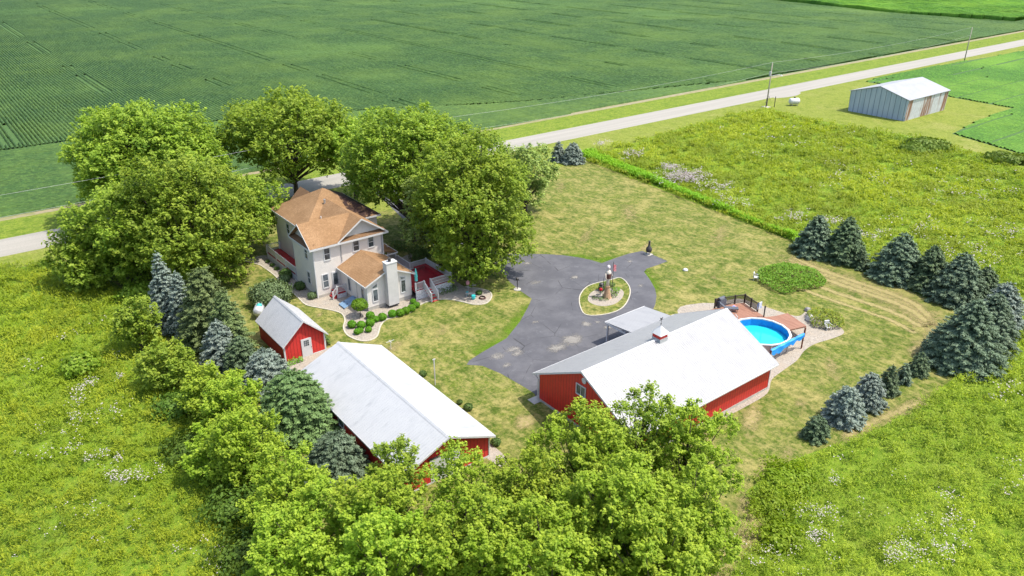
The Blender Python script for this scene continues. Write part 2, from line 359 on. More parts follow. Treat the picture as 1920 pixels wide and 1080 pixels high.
def strip(name,pts,w,h,mat,closed=False,kind='structure',label=None,cat=None,z=0):
    m=MB(); n=len(pts)
    for i in range(n if closed else n-1):
        a=np.array(pts[i],float); b=np.array(pts[(i+1)%n],float); d=b-a; L=np.linalg.norm(d)
        if L<1e-3: continue
        d/=L; p=np.array([-d[1],d[0]])*w/2; a=a-d*w*.3; b=b+d*w*.3
        q=[a+p,a-p,b-p,b+p]; hh=h*(.9+.2*random.random())
        m.add([(*v,z) for v in q]+[(*v,z+hh) for v in q],[(3,2,1,0),(4,5,6,7),(0,1,5,4),(1,2,6,5),(2,3,7,6),(3,0,4,7)])
    o=m.build(name,mat,org=(0,0,0))
    if kind: o['kind']=kind
    if label: tag(o,label,cat)
    return o
# curved beds round the house, pool and barns (outlines read off, in metres)
def Z1(*p): return [(440+x/3.6,320+y/3.6) for x,y in p]
def Z3(*p): return [(980+x/3.374,540+y/3.374) for x,y in p]
def Z6(*p): return [(1340+x/7.2,550+y/7.2) for x,y in p]
bedA=smoothpoly(px(*Z1((110,600),(175,640),(260,700),(330,770),(420,850),(480,905),(560,925),(640,940),(720,965),(745,1010),(735,1060),(760,1110),(830,1145),(900,1150),(960,1120),(985,1050),(1020,1010),(1100,985),(1180,960),(1240,915),(1290,890),(1370,872),(1450,870),(1530,885),(1620,905),(1700,895),(1735,850),(1715,815),(1640,795),(1560,785),(1500,750),(1440,690),(1300,620),(1190,620),(1190,560),(1000,640),(800,640),(560,700),(420,600),(220,570))),5)
sheet('gravel_bed',bedA,.014,GRAV)
# small flush concrete edging along the open side of that bed
edge=smoothpoly(px(*Z1((110,600),(175,640),(260,700),(330,770),(420,850),(480,905),(560,925),(640,940),(720,965),(745,1010),(735,1060),(760,1110),(830,1145),(900,1150),(960,1120),(985,1050),(1020,1010),(1100,985),(1180,960),(1240,915),(1290,890),(1370,872),(1450,870),(1530,885),(1620,905),(1700,895),(1735,850),(1715,815),(1640,795),(1560,785),(1500,750))),5)[:-5]
strip('bed_edging',edge,.14,.06,CURB,z=.01)
poolbed=smoothpoly(px((1270,582),(1310,569),(1345,568),(1385,560),(1425,572),(1480,590),(1500,592),(1515,583),(1545,590),(1575,613),(1582,625),(1560,635),(1528,645),(1508,658),(1494,676),(1468,695),(1447,712),(1439,737),(1405,759),(1352,786),(1330,792),(1330,740),(1300,640)),4)
sheet('pool_gravel',poolbed,.014,GRAV)
sheet('barn_gravel',smoothpoly([(30.2,41),(31.3,41.3),(31.5,43),(31.1,46),(31.4,49),(32.1,51.5),(31.6,54),(31.3,57),(31.0,60.5),(30,60.5),(29.8,50)],4),.014,GRAV)
sheet('shed_gravel',smoothpoly([(22.5,64),(22.7,66.9),(28,67.2),(28.6,66),(27.2,64.6),(25,63.6)],4),.014,GRAV)
isl=smoothpoly(px((1087,556),(1088,575),(1098,590),(1125,591),(1155,584),(1172,572),(1181,553),(1180,538),(1170,525),(1160,521),(1145,525),(1115,532),(1098,540)),5)
sheet('island_grass',isl,.024,LAWN); strip('island_edging',isl,.12,.05,CURB,closed=True,z=.01)
sheet('island_gravel',smoothpoly(px((1102,561),(1107,568),(1120,573),(1138,574),(1155,569),(1167,558),(1169,547),(1158,540),(1140,540),(1120,543),(1107,550)),5),.030,GRAV)
# tyre worn tracks curving towards the spruces
trk=[(1470,480),(1530,508),(1600,533),(1680,560),(1725,583),(1750,612)]
def curve(pts,n=8):
    P=[np.array(p,float) for p in pts]; P=[2*P[0]-P[1]]+P+[2*P[-1]-P[-2]]; o=[]
    for i in range(1,len(P)-2):
        a,b,c,d=P[i-1:i+3]
        for k in range(n):
            t=k/n; o.append(.5*((2*b)+(c-a)*t+(2*a-5*b+4*c-d)*t*t+(-a+3*b-3*c+d)*t**3))
    o.append(P[-2]); return o
def softmat(name,c1,c2,ns=1.2,k=1.0):
    m,nt,out=newmat(name); at=nt.nodes.new('ShaderNodeAttribute'); at.attribute_name='e'
    p=nt.nodes.new('ShaderNodeBsdfPrincipled'); p.inputs['Roughness'].default_value=.95; p.inputs['Specular IOR Level'].default_value=.15
    nt.links.new(mix(nt,noise(nt,3,4,.8,lo=.3,hi=.7),c1,c2),p.inputs['Base Color'])
    a=mth(nt,'ADD',at.outputs['Fac'],mth(nt,'MULTIPLY',mth(nt,'SUBTRACT',noise(nt,ns,6,.75),.5),2.6))
    r=nt.nodes.new('ShaderNodeMapRange'); r.inputs[1].default_value=.35; r.inputs[2].default_value=1.15; r.inputs[4].default_value=k; nt.links.new(a,r.inputs[0])
    a=mth(nt,'MULTIPLY',r.outputs[0],mth(nt,'GREATER_THAN',at.outputs['Fac'],.02))
    tr=nt.nodes.new('ShaderNodeBsdfTransparent'); mx=nt.nodes.new('ShaderNodeMixShader'); nt.links.new(a,mx.inputs[0]); nt.links.new(tr.outputs[0],mx.inputs[1]); nt.links.new(p.outputs[0],mx.inputs[2]); nt.links.new(mx.outputs[0],out.inputs[0]); return m
WORN=softmat('worn_ground',(.33,.255,.13),(.21,.20,.06),1.1,.95); STAIN=softmat('pale_stain',(.25,.235,.21),(.19,.18,.165),1.6,.9)
def softmesh(name,V,F,E,mat):
    me=bpy.data.meshes.new(name); me.from_pydata(V,[],F); me.update(); a=me.attributes.new('e','FLOAT','POINT'); a.data.foreach_set('value',np.array(E,np.float32)); me.materials.append(mat)
    if me.polygons[0].normal.z<0: me.flip_normals()
    o=bpy.data.objects.new(name,me); COL.objects.link(o); ORG[o.name]=(0,0,0); o['kind']='structure'; return o
def ribbon(name,pts,w,z,mat=WORN,amp=1.0):
    pts=curve(px(*pts)); n=len(pts); V=[];E=[]
    for i,p in enumerate(pts):
        d=pts[min(i+1,n-1)]-pts[max(i-1,0)]; d/=np.linalg.norm(d); q=np.array([-d[1],d[0]]); en=min(1,i/5,(n-1-i)/5)
        for k in (-1,-.5,0,.5,1): V.append((*(p+q*w*k),z)); E.append((1-abs(k))*en*amp)
    return softmesh(name,V,[(5*i+j,5*i+j+1,5*i+j+6,5*i+j+5) for i in range(n-1) for j in range(4)],E,mat)
def patch(name,cx,cy,rx,ry,z,mat=WORN,amp=1.0,ang=0):
    """soft edged round patch: centre and half sizes in picture pixels, laid out in metres"""
    X,Y=G(cx,cy); r=rx*dist(X,Y)/FPX; r2=ry*dist(X,Y)/FPX; V=[(X,Y,z)];E=[amp]; n=20; c,s_=math.cos(ang),math.sin(ang)
    for ring_,e in ((.35,.72),(.7,.34),(1,0)):
        for i in range(n): a=2*math.pi*i/n; u,v=r*ring_*math.cos(a),r2*ring_*math.sin(a); V.append((X+u*c-v*s_,Y+u*s_+v*c,z)); E.append(e*amp)
    F=[(0,1+i,1+(i+1)%n) for i in range(n)]+[(1+k*n+i,1+(k+1)*n+i,1+(k+1)*n+(i+1)%n,1+k*n+(i+1)%n) for k in range(2) for i in range(n)]
    return softmesh(name,V,F,E,mat)
ribbon('worn_track',[(1440,470),(1530,508),(1600,535),(1680,565),(1725,592),(1748,625)],4.0,.0090,amp=1.05)
for k,(dx,dy,w_) in enumerate(((0,-6,.7),(-2,8,.7),(-8,24,.6),(-16,38,.5))):
    ribbon('wheel_track',[(x+dx*(1 if i<5 else 2.2),y+dy*(1 if i<5 else .2)) for i,(x,y) in enumerate(trk)],w_*1.3,.0098+k*.0008,amp=1.5)
ribbon('worn_track',[(1756,605),(1748,630),(1725,655),(1700,672)],1.9,.0128,amp=1.1)
ribbon('worn_track',[(1545,845),(1620,800),(1700,765),(1760,735)],1.1,.0140,amp=1.1)
ribbon('footpath',[(1395,915),(1410,965),(1400,1010),(1350,1060),(1300,1120)],1.5,.0145,amp=1.4)
GEDGE=softmat('lush_grass',(.075,.15,.008),(.11,.19,.012),1.3,.75)
ribbon('grass_edge',[(996,566),(990,580),(968,606),(945,634),(905,657),(882,672)],1.9,.0113,GEDGE,1.1)
ribbon('grass_edge',[(935,686),(980,712),(1002,728)],1.6,.0113,GEDGE,1.1)
ribbon('grass_edge',[(1196,512),(1205,505),(1222,530),(1231,556)],1.7,.0113,GEDGE,1.1)
ribbon('grass_edge',[(1040,476),(1090,482),(1122,490),(1170,474)],2.2,.0113,GEDGE,1.1)
for i,(a_,b_,c_,d_,e_,f_) in enumerate(((985,790,40,28,1.5,.3),(1410,785,75,26,1.25,.5),(1330,815,50,20,1.1,.4),(740,650,50,18,.9,.4),(860,545,0,0,0,0),(700,600,60,16,.7,.2),(830,620,55,20,.7,.5),(1050,350,60,20,.7,.9),(1180,400,90,25,.8,.9),(1100,440,110,18,.75,.6),(1210,465,60,10,1.1,.5),(1350,440,120,22,.75,.5),(1470,640,60,24,.7,.6),(1560,690,70,22,.8,.6),(1500,760,60,22,.7,.4),(1340,520,80,18,.5,.5),(600,590,20,8,.9,.6),(1480,850,60,20,.7,.5),(950,600,0,0,0,0))):
    if c_: patch('dry_patch',a_,b_,c_,d_,.0050+i*.00015,WORN,e_,f_)
for i,(a_,b_,c_,d_,e_) in enumerate(((1073,637,22,12,1.5),(1045,652,22,9,1.3),(962,655,14,8,1.2),(970,662,14,7,1.2),(933,668,14,8,1.3),(1078,520,9,4,1.4),(1100,608,9,7,1.4),(1140,614,8,5,1.4),(1201,536,7,3,1.4),(1181,490,7,3,1.2),(988,494,9,4,1.3),(1004,604,7,3,1.3),(950,685,10,4,1.2),(1120,604,5,3,1.3),(1005,530,12,6,.9))):
    patch('asphalt_stain',a_,b_,c_*1.5,d_*2.2,.0165+i*.0002,STAIN,e_)
# ------------------------------------------------------------------ shared building materials
WHITE=simple('white_trim',(.54,.54,.53),(.50,.50,.49),2,.5)
GLASS,ntg,og=newmat('window_glass'); finish(ntg,og,mix(ntg,noise(ntg,1.3,3,lo=.35,hi=.65),(.035,.045,.05),(.12,.14,.15)),.12,0,None,spec=.6)
DARK=simple('dark_metal',(.03,.028,.028),(.05,.045,.045),5,.5)
REDX=ribbed('red_steel_end',(.56,.024,.018),(.48,.02,.015),1,.36,.2,.5,dark=.5)
REDY=ribbed('red_steel_side',(.50,.022,.017),(.43,.018,.015),0,.36,.2,.5,dark=.5)
OLDX=ribbed('red_wood_end',(.55,.028,.02),(.47,.022,.017),0,.34,.17,.7,dark=.45)
OLDY=ribbed('red_wood_side',(.50,.024,.018),(.40,.02,.016),1,.34,.17,.7,dark=.45)
ROOFB=ribbed('white_steel_roof',(.31,.31,.312),(.29,.29,.292),0,.235,.3,.5,dark=.74,dirt=((.235,.235,.24),(1.3,.25,1),.5,.8),bd=.04,bs=1)
ROOFL=ribbed('pale_steel_roof',(.40,.405,.405),(.375,.38,.385),1,.3,.14,.5,dark=.90,bd=.02,dirt=((.31,.32,.325),(.3,1.3,1),.5,.75))
TANR=shingle('tan_shingles',(.31,.185,.092),(.25,.142,.068),(.34,.21,.112))
TANS=shingle('tan_shingles_stained',(.30,.18,.09),(.24,.138,.066),(.33,.205,.108),stain=1.0)
TAND=shingle('brown_shingles',(.23,.135,.07),(.18,.10,.05),(.16,.10,.06))
SIDE=siding('vinyl_siding',(.68,.64,.585),(.64,.605,.555))
STUC=simple('chimney_siding',(.50,.485,.46),(.46,.45,.425),2,.7)
REDD,ntd,od=newmat('red_deck_paint'); a_,l_=lines(ntd,0,.14,.1)
finish(ntd,od,mix(ntd,mth(ntd,'MULTIPLY',l_,.6),mix(ntd,noise(ntd,1.5,4,.7,lo=.35,hi=.7),(.36,.022,.028),(.25,.016,.022)),(.06,.005,.006)),.55,0,l_,.3,.02)
WOOD,ntw,ow=newmat('redwood_boards'); a_,l_=lines(ntw,0,.15,.1)
finish(ntw,ow,mix(ntw,mth(ntw,'MULTIPLY',l_,.6),mix(ntw,noise(ntw,1,4,.7,vec=pos(ntw,(6,.6,1)),lo=.3,hi=.7),(.22,.10,.062),(.30,.155,.10)),(.08,.03,.02)),.7,0,l_,.3,.02)
def gableroof(m,x0,x1,y0,y1,ze,zr,axis,t=.12):
    """two slabs; axis 'x' = ridge along x"""
    if axis=='x':
        c=(y0+y1)/2; m.slab([(x0,y0,ze),(x1,y0,ze),(x1,c,zr),(x0,c,zr)],t); m.slab([(x0,c,zr),(x1,c,zr),(x1,y1,ze),(x0,y1,ze)],t)
    else:
        c=(x0+x1)/2; m.slab([(x0,y0,ze),(c,y0,zr),(c,y1,zr),(x0,y1,ze)],t); m.slab([(c,y0,zr),(x1,y0,ze),(x1,y1,ze),(c,y1,zr)],t)
def window(par,face,pl,a0,a1,z0,z1,rail=True,name='window',mull=0,tri=None,W=.09):
    """face: '-y' or '-x'; plane coordinate; span a0..a1 along the wall"""
    def bx(m,u0,u1,w0,w1,d0,d1):
        if face=='-y': m.box(u0,pl-d1,w0,u1,pl-d0,w1)
        else: m.box(pl-d1,u0,w0,pl-d0,u1,w1)
    m=MB(); bx(m,a0-W,a0,z0-W,z1+W,.002,.07); bx(m,a1,a1+W,z0-W,z1+W,.002,.07); bx(m,a0,a1,z0-W,z0,.002,.085); bx(m,a0,a1,z1,z1+W,.002,.07)
    if rail: bx(m,a0,a1,(z0+z1)/2-.03,(z0+z1)/2+.03,.002,.05)
    for i in range(mull): 
        c=a0+(a1-a0)*(i+1)/(mull+1); bx(m,c-.03,c+.03,z0,z1,.002,.055)
    f=m.build(name,WHITE,par); g=MB(); bx(g,a0,a1,z0,z1,.004,.02); g.build('pane',GLASS,f); return f
# ------------------------------------------------------------------ big barn
bb=empty('barn',(48,40.5,0),'large red steel barn with bright white roof and a small cupola beside the driveway','barn')
X0,X1,Y0,Y1=39.0,57.4,34.35,46.2
ZE,ZR=2.95,5.95
m=MB(); c=(Y0+Y1)/2
m.ext([(X0,Y0,0.25),(X0,Y1,0.25),(X0,Y1,ZE-.02),(X0,c,ZR-.1),(X0,Y0,ZE-.02)],(.15,0,0)); m.ext([(X1-.15,Y0,0.25),(X1-.15,Y1,0.25),(X1-.15,Y1,ZE-.02),(X1-.15,c,ZR-.1),(X1-.15,Y0,ZE-.02)],(.15,0,0)); m.parts('end_wall',REDX,bb)
m=MB(); m.box(X0+.15,Y0,.25,X1-.15,Y0+.15,ZE-.02).box(X0+.15,Y1-.15,.25,X1-.15,Y1,ZE-.02); m.parts('side_wall',REDY,bb)
m=MB(); m.box(X0-.02,Y0-.02,0,X1+.02,Y1+.02,.248); m.build('foundation',CONC,bb)
m=MB(); s=(ZR-ZE)/(c-Y0); o_=.45
gableroof(m,X0-.4,X1+.4,Y0-o_,Y1+o_,ZE-s*o_+.14,ZR+.14,'x',.1); m.build('roof',ROOFB,bb)
m=MB(); m.add([(X0-.4,c-.16,ZR+.10),(X0-.4,c,ZR+.19),(X0-.4,c+.16,ZR+.10),(X1+.4,c-.16,ZR+.10),(X1+.4,c,ZR+.19),(X1+.4,c+.16,ZR+.10)],[(0,1,4,3),(1,2,5,4),(0,2,1),(3,4,5),(0,3,5,2)]); m.build('ridge_cap',WHITE,bb)
m=MB()
for sy,ya,yb in ((1,Y0-o_,c),(-1,Y1+o_,c)):
    for xe in (X0-.43,X1+.40): m.ext([(xe,ya,ZE-s*o_-.03),(xe,yb,ZR-.03),(xe,yb,ZR+.17),(xe,ya,ZE-s*o_+.17)],(.03,0,0))
for ye in (Y0-o_-.09,Y1+o_): m.box(X0-.4,ye,ZE-s*o_-.02,X1+.4,ye+.09,ZE-s*o_+.10)
for ye in (Y0-.03,Y1-.06): m.box(X0-.03,ye,.1,X0+.06,ye+.09,ZE-.2); m.box(X1-.06,ye,.1,X1+.03,ye+.09,ZE-.2)
m.build('trim',WHITE,bb)
m=MB(); m.tube([(X0-.1,Y1+.5,ZE-.3),(X0-.08,Y1+.08,ZE-.65),(X0-.08,Y1+.08,.1)],.05,8); m.build('downspout',WHITE,bb)
window(bb,'-x',X0,40.1,41.15,3.45,4.35,rail=False,mull=1)
m=MB(); m.tube([(X0-.02,40.42,2.9),(X0-.22,40.42,2.9)],.05,8).tube([(X0-.22,40.42,2.95),(X0-.3,40.42,2.7)],[.06,.13],10); m.build('lamp',WHITE,bb)
m=MB(); m.tube([(X0-.01,c,5.05),(X0-.07,c,5.05)],.28,16); m.build('gable_vent',WHITE,bb)
# cupola
cx,cy,cz=48.2,c,ZR
cu=MB().box(cx-.5,cy-.5,cz-.32,cx+.5,cy+.5,cz+.28).build('cupola',ROOFL,bb)
MB().box(cx-.48,cy-.48,cz+.28,cx+.48,cy+.48,cz+.68).build('louvre',REDX,cu)
MB().add([(cx-.62,cy-.62,cz+.68),(cx+.62,cy-.62,cz+.68),(cx+.62,cy+.62,cz+.68),(cx-.62,cy+.62,cz+.68),(cx,cy,cz+1.4)],[(0,3,2,1),(0,1,4),(1,2,4),(2,3,4),(3,0,4)]).build('roof',WHITE,cu)
m=MB().tube([(cx,cy,cz+1.3),(cx,cy,cz+2.1)],.02,6).lathe((cx,cy,cz+1.5),[(.01,0),(.07,.06),(.01,.13)],8); m.bar((cx-.25,cy,cz+1.95),(cx+.25,cy,cz+1.95),.03,.03); m.ext([(cx-.12,cy-.01,cz+2.0),(cx+.1,cy-.01,cz+2.0),(cx+.2,cy-.01,cz+2.2),(cx,cy-.01,cz+2.12),(cx-.18,cy-.01,cz+2.25)],(0,.02,0)); m.build('weathervane',DARK,cu)
# porch roof on the drive side
px0,px1=51.3,57.2
m=MB().slab([(px0,Y1+.35,2.92),(px1,Y1+.35,2.92),(px1,50.3,2.55),(px0,50.3,2.55)],.12); m.build('porch_roof',ROOFB,bb)
m=MB().box(px0-.02,50.3,2.40,px1+.02,50.36,2.57).box(px0-.05,Y1+.4,2.35,px0,50.3,2.52); m.parts('porch_fascia',WHITE,bb)
for xx in (px0+.2,(px0+px1)/2,px1-.2): MB().box(xx-.08,50.0,0,xx+.08,50.16,2.43).build('porch_post',WHITE,bb)
# ------------------------------------------------------------------ long barn
lb=empty('long_barn',(26.3,51,0),'long low red barn with pale steel roof between the pines and the lawn','barn')
x0,x1,y0,y1=22.15,30.45,42.3,60.6; ze,zr=2.2,3.95; c=(x0+x1)/2; s=(zr-ze)/(c-x0); o_=.3
m=MB().ext([(x0,y0,0),(x1,y0,0),(x1,y0,ze),(c,y0,zr-.1),(x0,y0,ze)],(0,.15,0)).ext([(x0,y1-.15,0),(x1,y1-.15,0),(x1,y1-.15,ze),(c,y1-.15,zr-.1),(x0,y1-.15,ze)],(0,.15,0)); m.parts('end_wall',OLDX,lb)
m=MB().box(x0,y0+.15,0,x0+.15,y1-.15,ze-.01).box(x1-.15,y0+.15,0,x1,y1-.15,ze-.01); m.parts('side_wall',OLDY,lb)
m=MB(); gableroof(m,x0-o_,x1+o_,y0-.45,y1+.3,ze-s*o_+.1,zr+.1,'y',.08); m.build('roof',ROOFL,lb)
m=MB().add([(c-.18,y0-.47,zr+.05),(c,y0-.47,zr+.14),(c+.18,y0-.47,zr+.05),(c-.18,y1+.32,zr+.05),(c,y1+.32,zr+.14),(c+.18,y1+.32,zr+.05)],[(0,1,2),(3,5,4),(0,3,4,1),(1,4,5,2),(0,2,5,3)]); m.build('ridge_cap',ROOFL,lb)
m=MB()
for xa in (x0-o_,x1+o_): m.ext([(xa,y0-.48,ze-s*o_-.06),(c,y0-.48,zr-.06),(c,y0-.48,zr+.12),(xa,y0-.48,ze-s*o_+.12)],(0,.03,0))
m.box(x0-.03,y0-.03,0,x0+.1,y0+.1,ze-.05).box(x1-.1,y0-.03,0,x1+.03,y0+.1,ze-.05).box(x0-.02,y0-.04,.0,x1+.02,y0-.02,.15)
m.box(x0-o_-.03,y0-.45,ze-s*o_-.04,x0-o_,y1+.3,ze-s*o_+.10).box(x1+o_,y0-.45,ze-s*o_-.04,x1+o_+.03,y1+.3,ze-s*o_+.10); m.build('trim',WHITE,lb)
d=MB().box(c-1.6,y0-.05,.05,c+1.2,y0-.005,2.3).build('sliding_door',WHITE,lb); MB().box(c-1.7,y0-.09,2.3,c+1.3,y0-.01,2.4).build('rail',DARK,d)
window(lb,'-x',x0,52,52.9,.9,1.6,rail=False)
# ------------------------------------------------------------------ small barn
sb=empty('small_barn',(25.3,70,0),'small steep red barn with a white nine pane door, behind the house path','barn')
x0,x1,y0,y1=23.1,27.55,67.0,73.6; ze,zr=2.1,4.15; c=(x0+x1)/2; s=(zr-ze)/(c-x0); o_=.22
m=MB().ext([(x0,y0,0),(x1,y0,0),(x1,y0,ze),(c,y0,zr-.08),(x0,y0,ze)],(0,.12,0)).ext([(x0,y1-.12,0),(x1,y1-.12,0),(x1,y1-.12,ze),(c,y1-.12,zr-.08),(x0,y1-.12,ze)],(0,.12,0)); m.parts('end_wall',OLDX,sb)
m=MB().box(x0,y0+.12,0,x0+.12,y1-.12,ze-.01).box(x1-.12,y0+.12,0,x1,y1-.12,ze-.01); m.parts('side_wall',OLDY,sb)
m=MB(); gableroof(m,x0-o_,x1+o_,y0-.4,y1+.3,ze-s*o_+.1,zr+.1,'y',.09); m.build('roof',ROOFL,sb)
m=MB().add([(c-.15,y0-.42,zr+.02),(c,y0-.42,zr+.14),(c+.15,y0-.42,zr+.02),(c-.15,y1+.32,zr+.02),(c,y1+.32,zr+.14),(c+.15,y1+.32,zr+.02)],[(0,1,2),(3,5,4),(0,3,4,1),(1,4,5,2),(0,2,5,3)]); m.build('ridge_cap',ROOFL,sb)
m=MB()
for xa in (x0-o_,x1+o_): m.ext([(xa,y0-.43,ze-s*o_-.06),(c,y0-.43,zr-.06),(c,y0-.43,zr+.12),(xa,y0-.43,ze-s*o_+.12)],(0,.03,0))
m.box(x0-.02,y0-.03,0,x0+.14,y0+.1,ze-.12).box(x1-.14,y0-.03,0,x1+.02,y0+.1,ze-.12).box(x0+.14,y0-.03,0,c-.4,y0-.005,.1).box(c+.75,y0-.03,0,x1-.14,y0-.005,.1); m.build('trim',WHITE,sb)
d=MB().box(c-.38,y0-.06,.02,c+.72,y0-.004,2.02).build('door',WHITE,sb)
m=MB()
for i in range(3):
    for j in range(3): m.box(c-.1+i*.19,y0-.075,1.2+j*.22,c+.05+i*.19,y0-.061,1.38+j*.22)
m.build('pane',GLASS,d)
m=MB().tube([(c+.65,y0-.06,.95),(c+.65,y0-.12,.95)],.035,8); m.build('handle',DARK,d)
# ------------------------------------------------------------------ metal shed across the field
SHX,nts,os_=newmat('shed_end_steel'); a_,l_=lines(nts,1,1.2,.1)
finish(nts,os_,mix(nts,mth(nts,'MULTIPLY',l_,.75),mix(nts,noise(nts,.6,4,.6,vec=pos(nts,(1,2,.3)),lo=.35,hi=.65),(.30,.36,.44),(.38,.43,.50)),(.05,.06,.09)),.5,0,l_,.4,.03)
SHY=ribbed('shed_side_steel',(.50,.52,.55),(.42,.42,.44),0,.9,.09,.5,dark=.6,dirt=((.20,.085,.05),(.55,1,.05),.45,.6))
SHR=simple('shed_roof_steel',(.32,.32,.335),(.28,.28,.295),.5,.45)
sh=empty('metal_shed',(184,89,0),'grey weathered metal shed with rust streaked long side, standing by the far road','shed')
x0,x1,y0,y1=175.2,194.0,82.5,96.0; ze,zr=4.7,6.7; c=(y0+y1)/2; lean=.45
m=MB().ext([(x0,y0,0),(x0,y1,0),(x0,y1+.2,ze),(x0,c,zr-.05),(x0,y0-.2,ze)],(.15,0,0)).ext([(x1-.15,y0,0),(x1-.15,y1,0),(x1-.15,y1+.2,ze),(x1-.15,c,zr-.05),(x1-.15,y0-.2,ze)],(.15,0,0)); m.parts('end_wall',SHX,sh)
m=MB().ext([(x0+.15,y0,0),(x0+.15,y0+.15,0),(x0+.15,y0-.05,ze-.02),(x0+.15,y0-.2,ze-.02)],(x1-x0-.3,0,0)).ext([(x0+.15,y1-.15,0),(x0+.15,y1,0),(x0+.15,y1+.2,ze-.02),(x0+.15,y1+.05,ze-.02)],(x1-x0-.3,0,0)); m.parts('side_wall',SHY,sh)
m=MB(); gableroof(m,x0-.2,x1+.2,y0-.45,y1+.45,ze+.03,zr+.1,'x',.1); m.build('roof',SHR,sh)
m=MB()
for xx in (178,182.5,188): m.slab([(xx,c-3.2,ze+.13+ (zr-ze)*.5),(xx+1,c-3.2,ze+.13+(zr-ze)*.5),(xx+1,c-1.6,ze+.13+(zr-ze)*.745),(xx,c-1.6,ze+.13+(zr-ze)*.745)],.03)
m.parts('skylight',ribbed('fibreglass_panel',(.42,.42,.43),(.38,.38,.38),0,.2),sh)
m=MB().box(x0-.02,y0-.22,.05,x0+.1,y0-.05,ze*.2); m.build('corner_trim',SHR,sh)
# ------------------------------------------------------------------ farmhouse
hs=empty('farmhouse',(37,82,0),'two storey white and beige farmhouse with tan shingle roofs and a wide chimney','house')
FX0,FX1,FY,FB=32.13,41.2,78.8,84.6
Z0,ZT=0,6.35
m=MB().box(FX0,FY,0,FX1,FB,ZT).box(34.0,FB,0,43.6,94.6,ZT-.05); m.parts('wall',SIDE,hs)
m=MB().box(FX0-.03,FY-.03,0,FX1+.03,FB,.35).box(33.97,FB,0,43.63,94.63,.35); m.build('foundation',CONC,hs)
# near wing: two crossing gables
ez,rz=6.45,8.7; ex0,ey0,ex1=31.6,78.35,41.7; gx0=35.1; gc=(gx0+ex1)/2; ycr=81.3; yb=84.3
m=MB(); 
m.slab([(ex0,ey0,ez),(gx0,ey0,ez),(gc,ycr,rz),(ex0,ycr,rz)],.14)         # slope to -Y, left gable
m.slab([(ex0,ycr,rz),(gc,ycr,rz),(gc,yb,ez),(ex0,yb,ez)],.14)
m.slab([(gx0,ey0,ez),(gc,ey0,rz),(gc,ycr,rz)],.14); m.slab([(gc,ycr,rz),(gc,88.6,rz),(gx0,88.6,ez),(gx0,yb,ez)],.14)
m.slab([(gc,ey0,rz),(ex1,ey0,ez),(ex1,86,ez),(gc,88.6,rz)],.14)
m.build('roof',TANR,hs)
# pent strips under the gables
m=MB().slab([(gx0+.15,ey0-.02,ez-.02),(ex1-.05,ey0-.02,ez-.02),(ex1-.25,FY+.3,ez+.38),(gx0+.4,FY+.3,ez+.38)],.1); m.slab([(ex0-.02,yb-.1,ez-.02),(ex0-.02,ey0+.1,ez-.02),(FX0+.3,ey0+.4,ez+.38),(FX0+.3,yb-.4,ez+.38)],.1); m.parts('pent_roof',TAND,hs)
m=MB().ext([(gx0+.2,FY+.1,ez),(ex1-.2,FY+.1,ez),(gc,FY+.1,rz-.16)],(0,.1,0)).ext([(FX0+.1,ey0+.2,ez),(FX0+.1,yb-.2,ez),(FX0+.1,ycr,rz-.16)],(.1,0,0)); m.parts('gable_wall',STUC,hs)
m=MB()
for a,b in (((gx0,ez),(gc,rz)),((ex1,ez),(gc,rz))): m.ext([(a[0],ey0-.04,a[1]-.16),(b[0],ey0-.04,b[1]-.16),(b[0],ey0-.04,b[1]+.03),(a[0],ey0-.04,a[1]+.03)],(0,.035,0))
for a,b in (((ey0,ez),(ycr,rz)),((yb,ez),(ycr,rz))): m.ext([(ex0-.04,a[0],a[1]-.16),(ex0-.04,b[0],b[1]-.16),(ex0-.04,b[0],b[1]+.03),(ex0-.04,a[0],a[1]+.03)],(.035,0,0))
m.box(ex0-.06,ey0-.08,ez-.26,ex1+.06,ey0-.045,ez-.03).box(ex0-.08,ey0-.045,ez-.26,ex0-.045,yb,ez-.03)
m.box(FX0-.04,FY-.04,.0,FX0+.08,FY+.08,ez-.26).box(FX1-.1,FY-.04,0,FX1+.03,FY+.08,ez-.26)
m.build('trim',WHITE,hs)
MB().box(ex0+.02,ey0,ez-.26,ex1-.02,yb,ez-.2).parts('soffit',WHITE,hs)
# main hipped block
hx0,hx1,hy0,hy1=33.6,44.0,84.2,95.1; ha=(38.85,89.6,9.55); he=6.42
m=MB(); P=[(hx0,hy0,he),(hx1,hy0,he),(hx1,hy1,he),(hx0,hy1,he)]
for i in range(4): m.slab([P[i],P[(i+1)%4],ha],.12)
m.build('hip_roof',TANS,hs)
m=MB()
m.box(hx0-.04,hy0,he-.22,hx0,hy1,he-.01).box(hx1,hy0,he-.22,hx1+.04,hy1,he-.01).box(hx0,hy0-.04,he-.22,hx1,hy0,he-.01); m.build('fascia',WHITE,hs)
dm=MB().ext([(36.2,92.6,7.2),(39.2,92.6,7.2),(37.7,92.6,8.6)],(0,1.2,0)).build('dormer',SIDE,hs)
m=MB(); gableroof(m,35.9,39.5,91.2,94.0,7.15,8.85,'y',.1); m.build('roof',TAND,dm)
vp=MB().tube([(37.9,87.2,8.0),(37.9,87.2,8.85)],.13,10); vp.build('vent_pipe',simple('galvanised',(.5,.5,.5),None,3,.4,.6),hs)
MB().tube([(36.3,85.1,6.8),(36.3,85.1,7.55)],.07,8).build('vent_pipe',WHITE,hs)
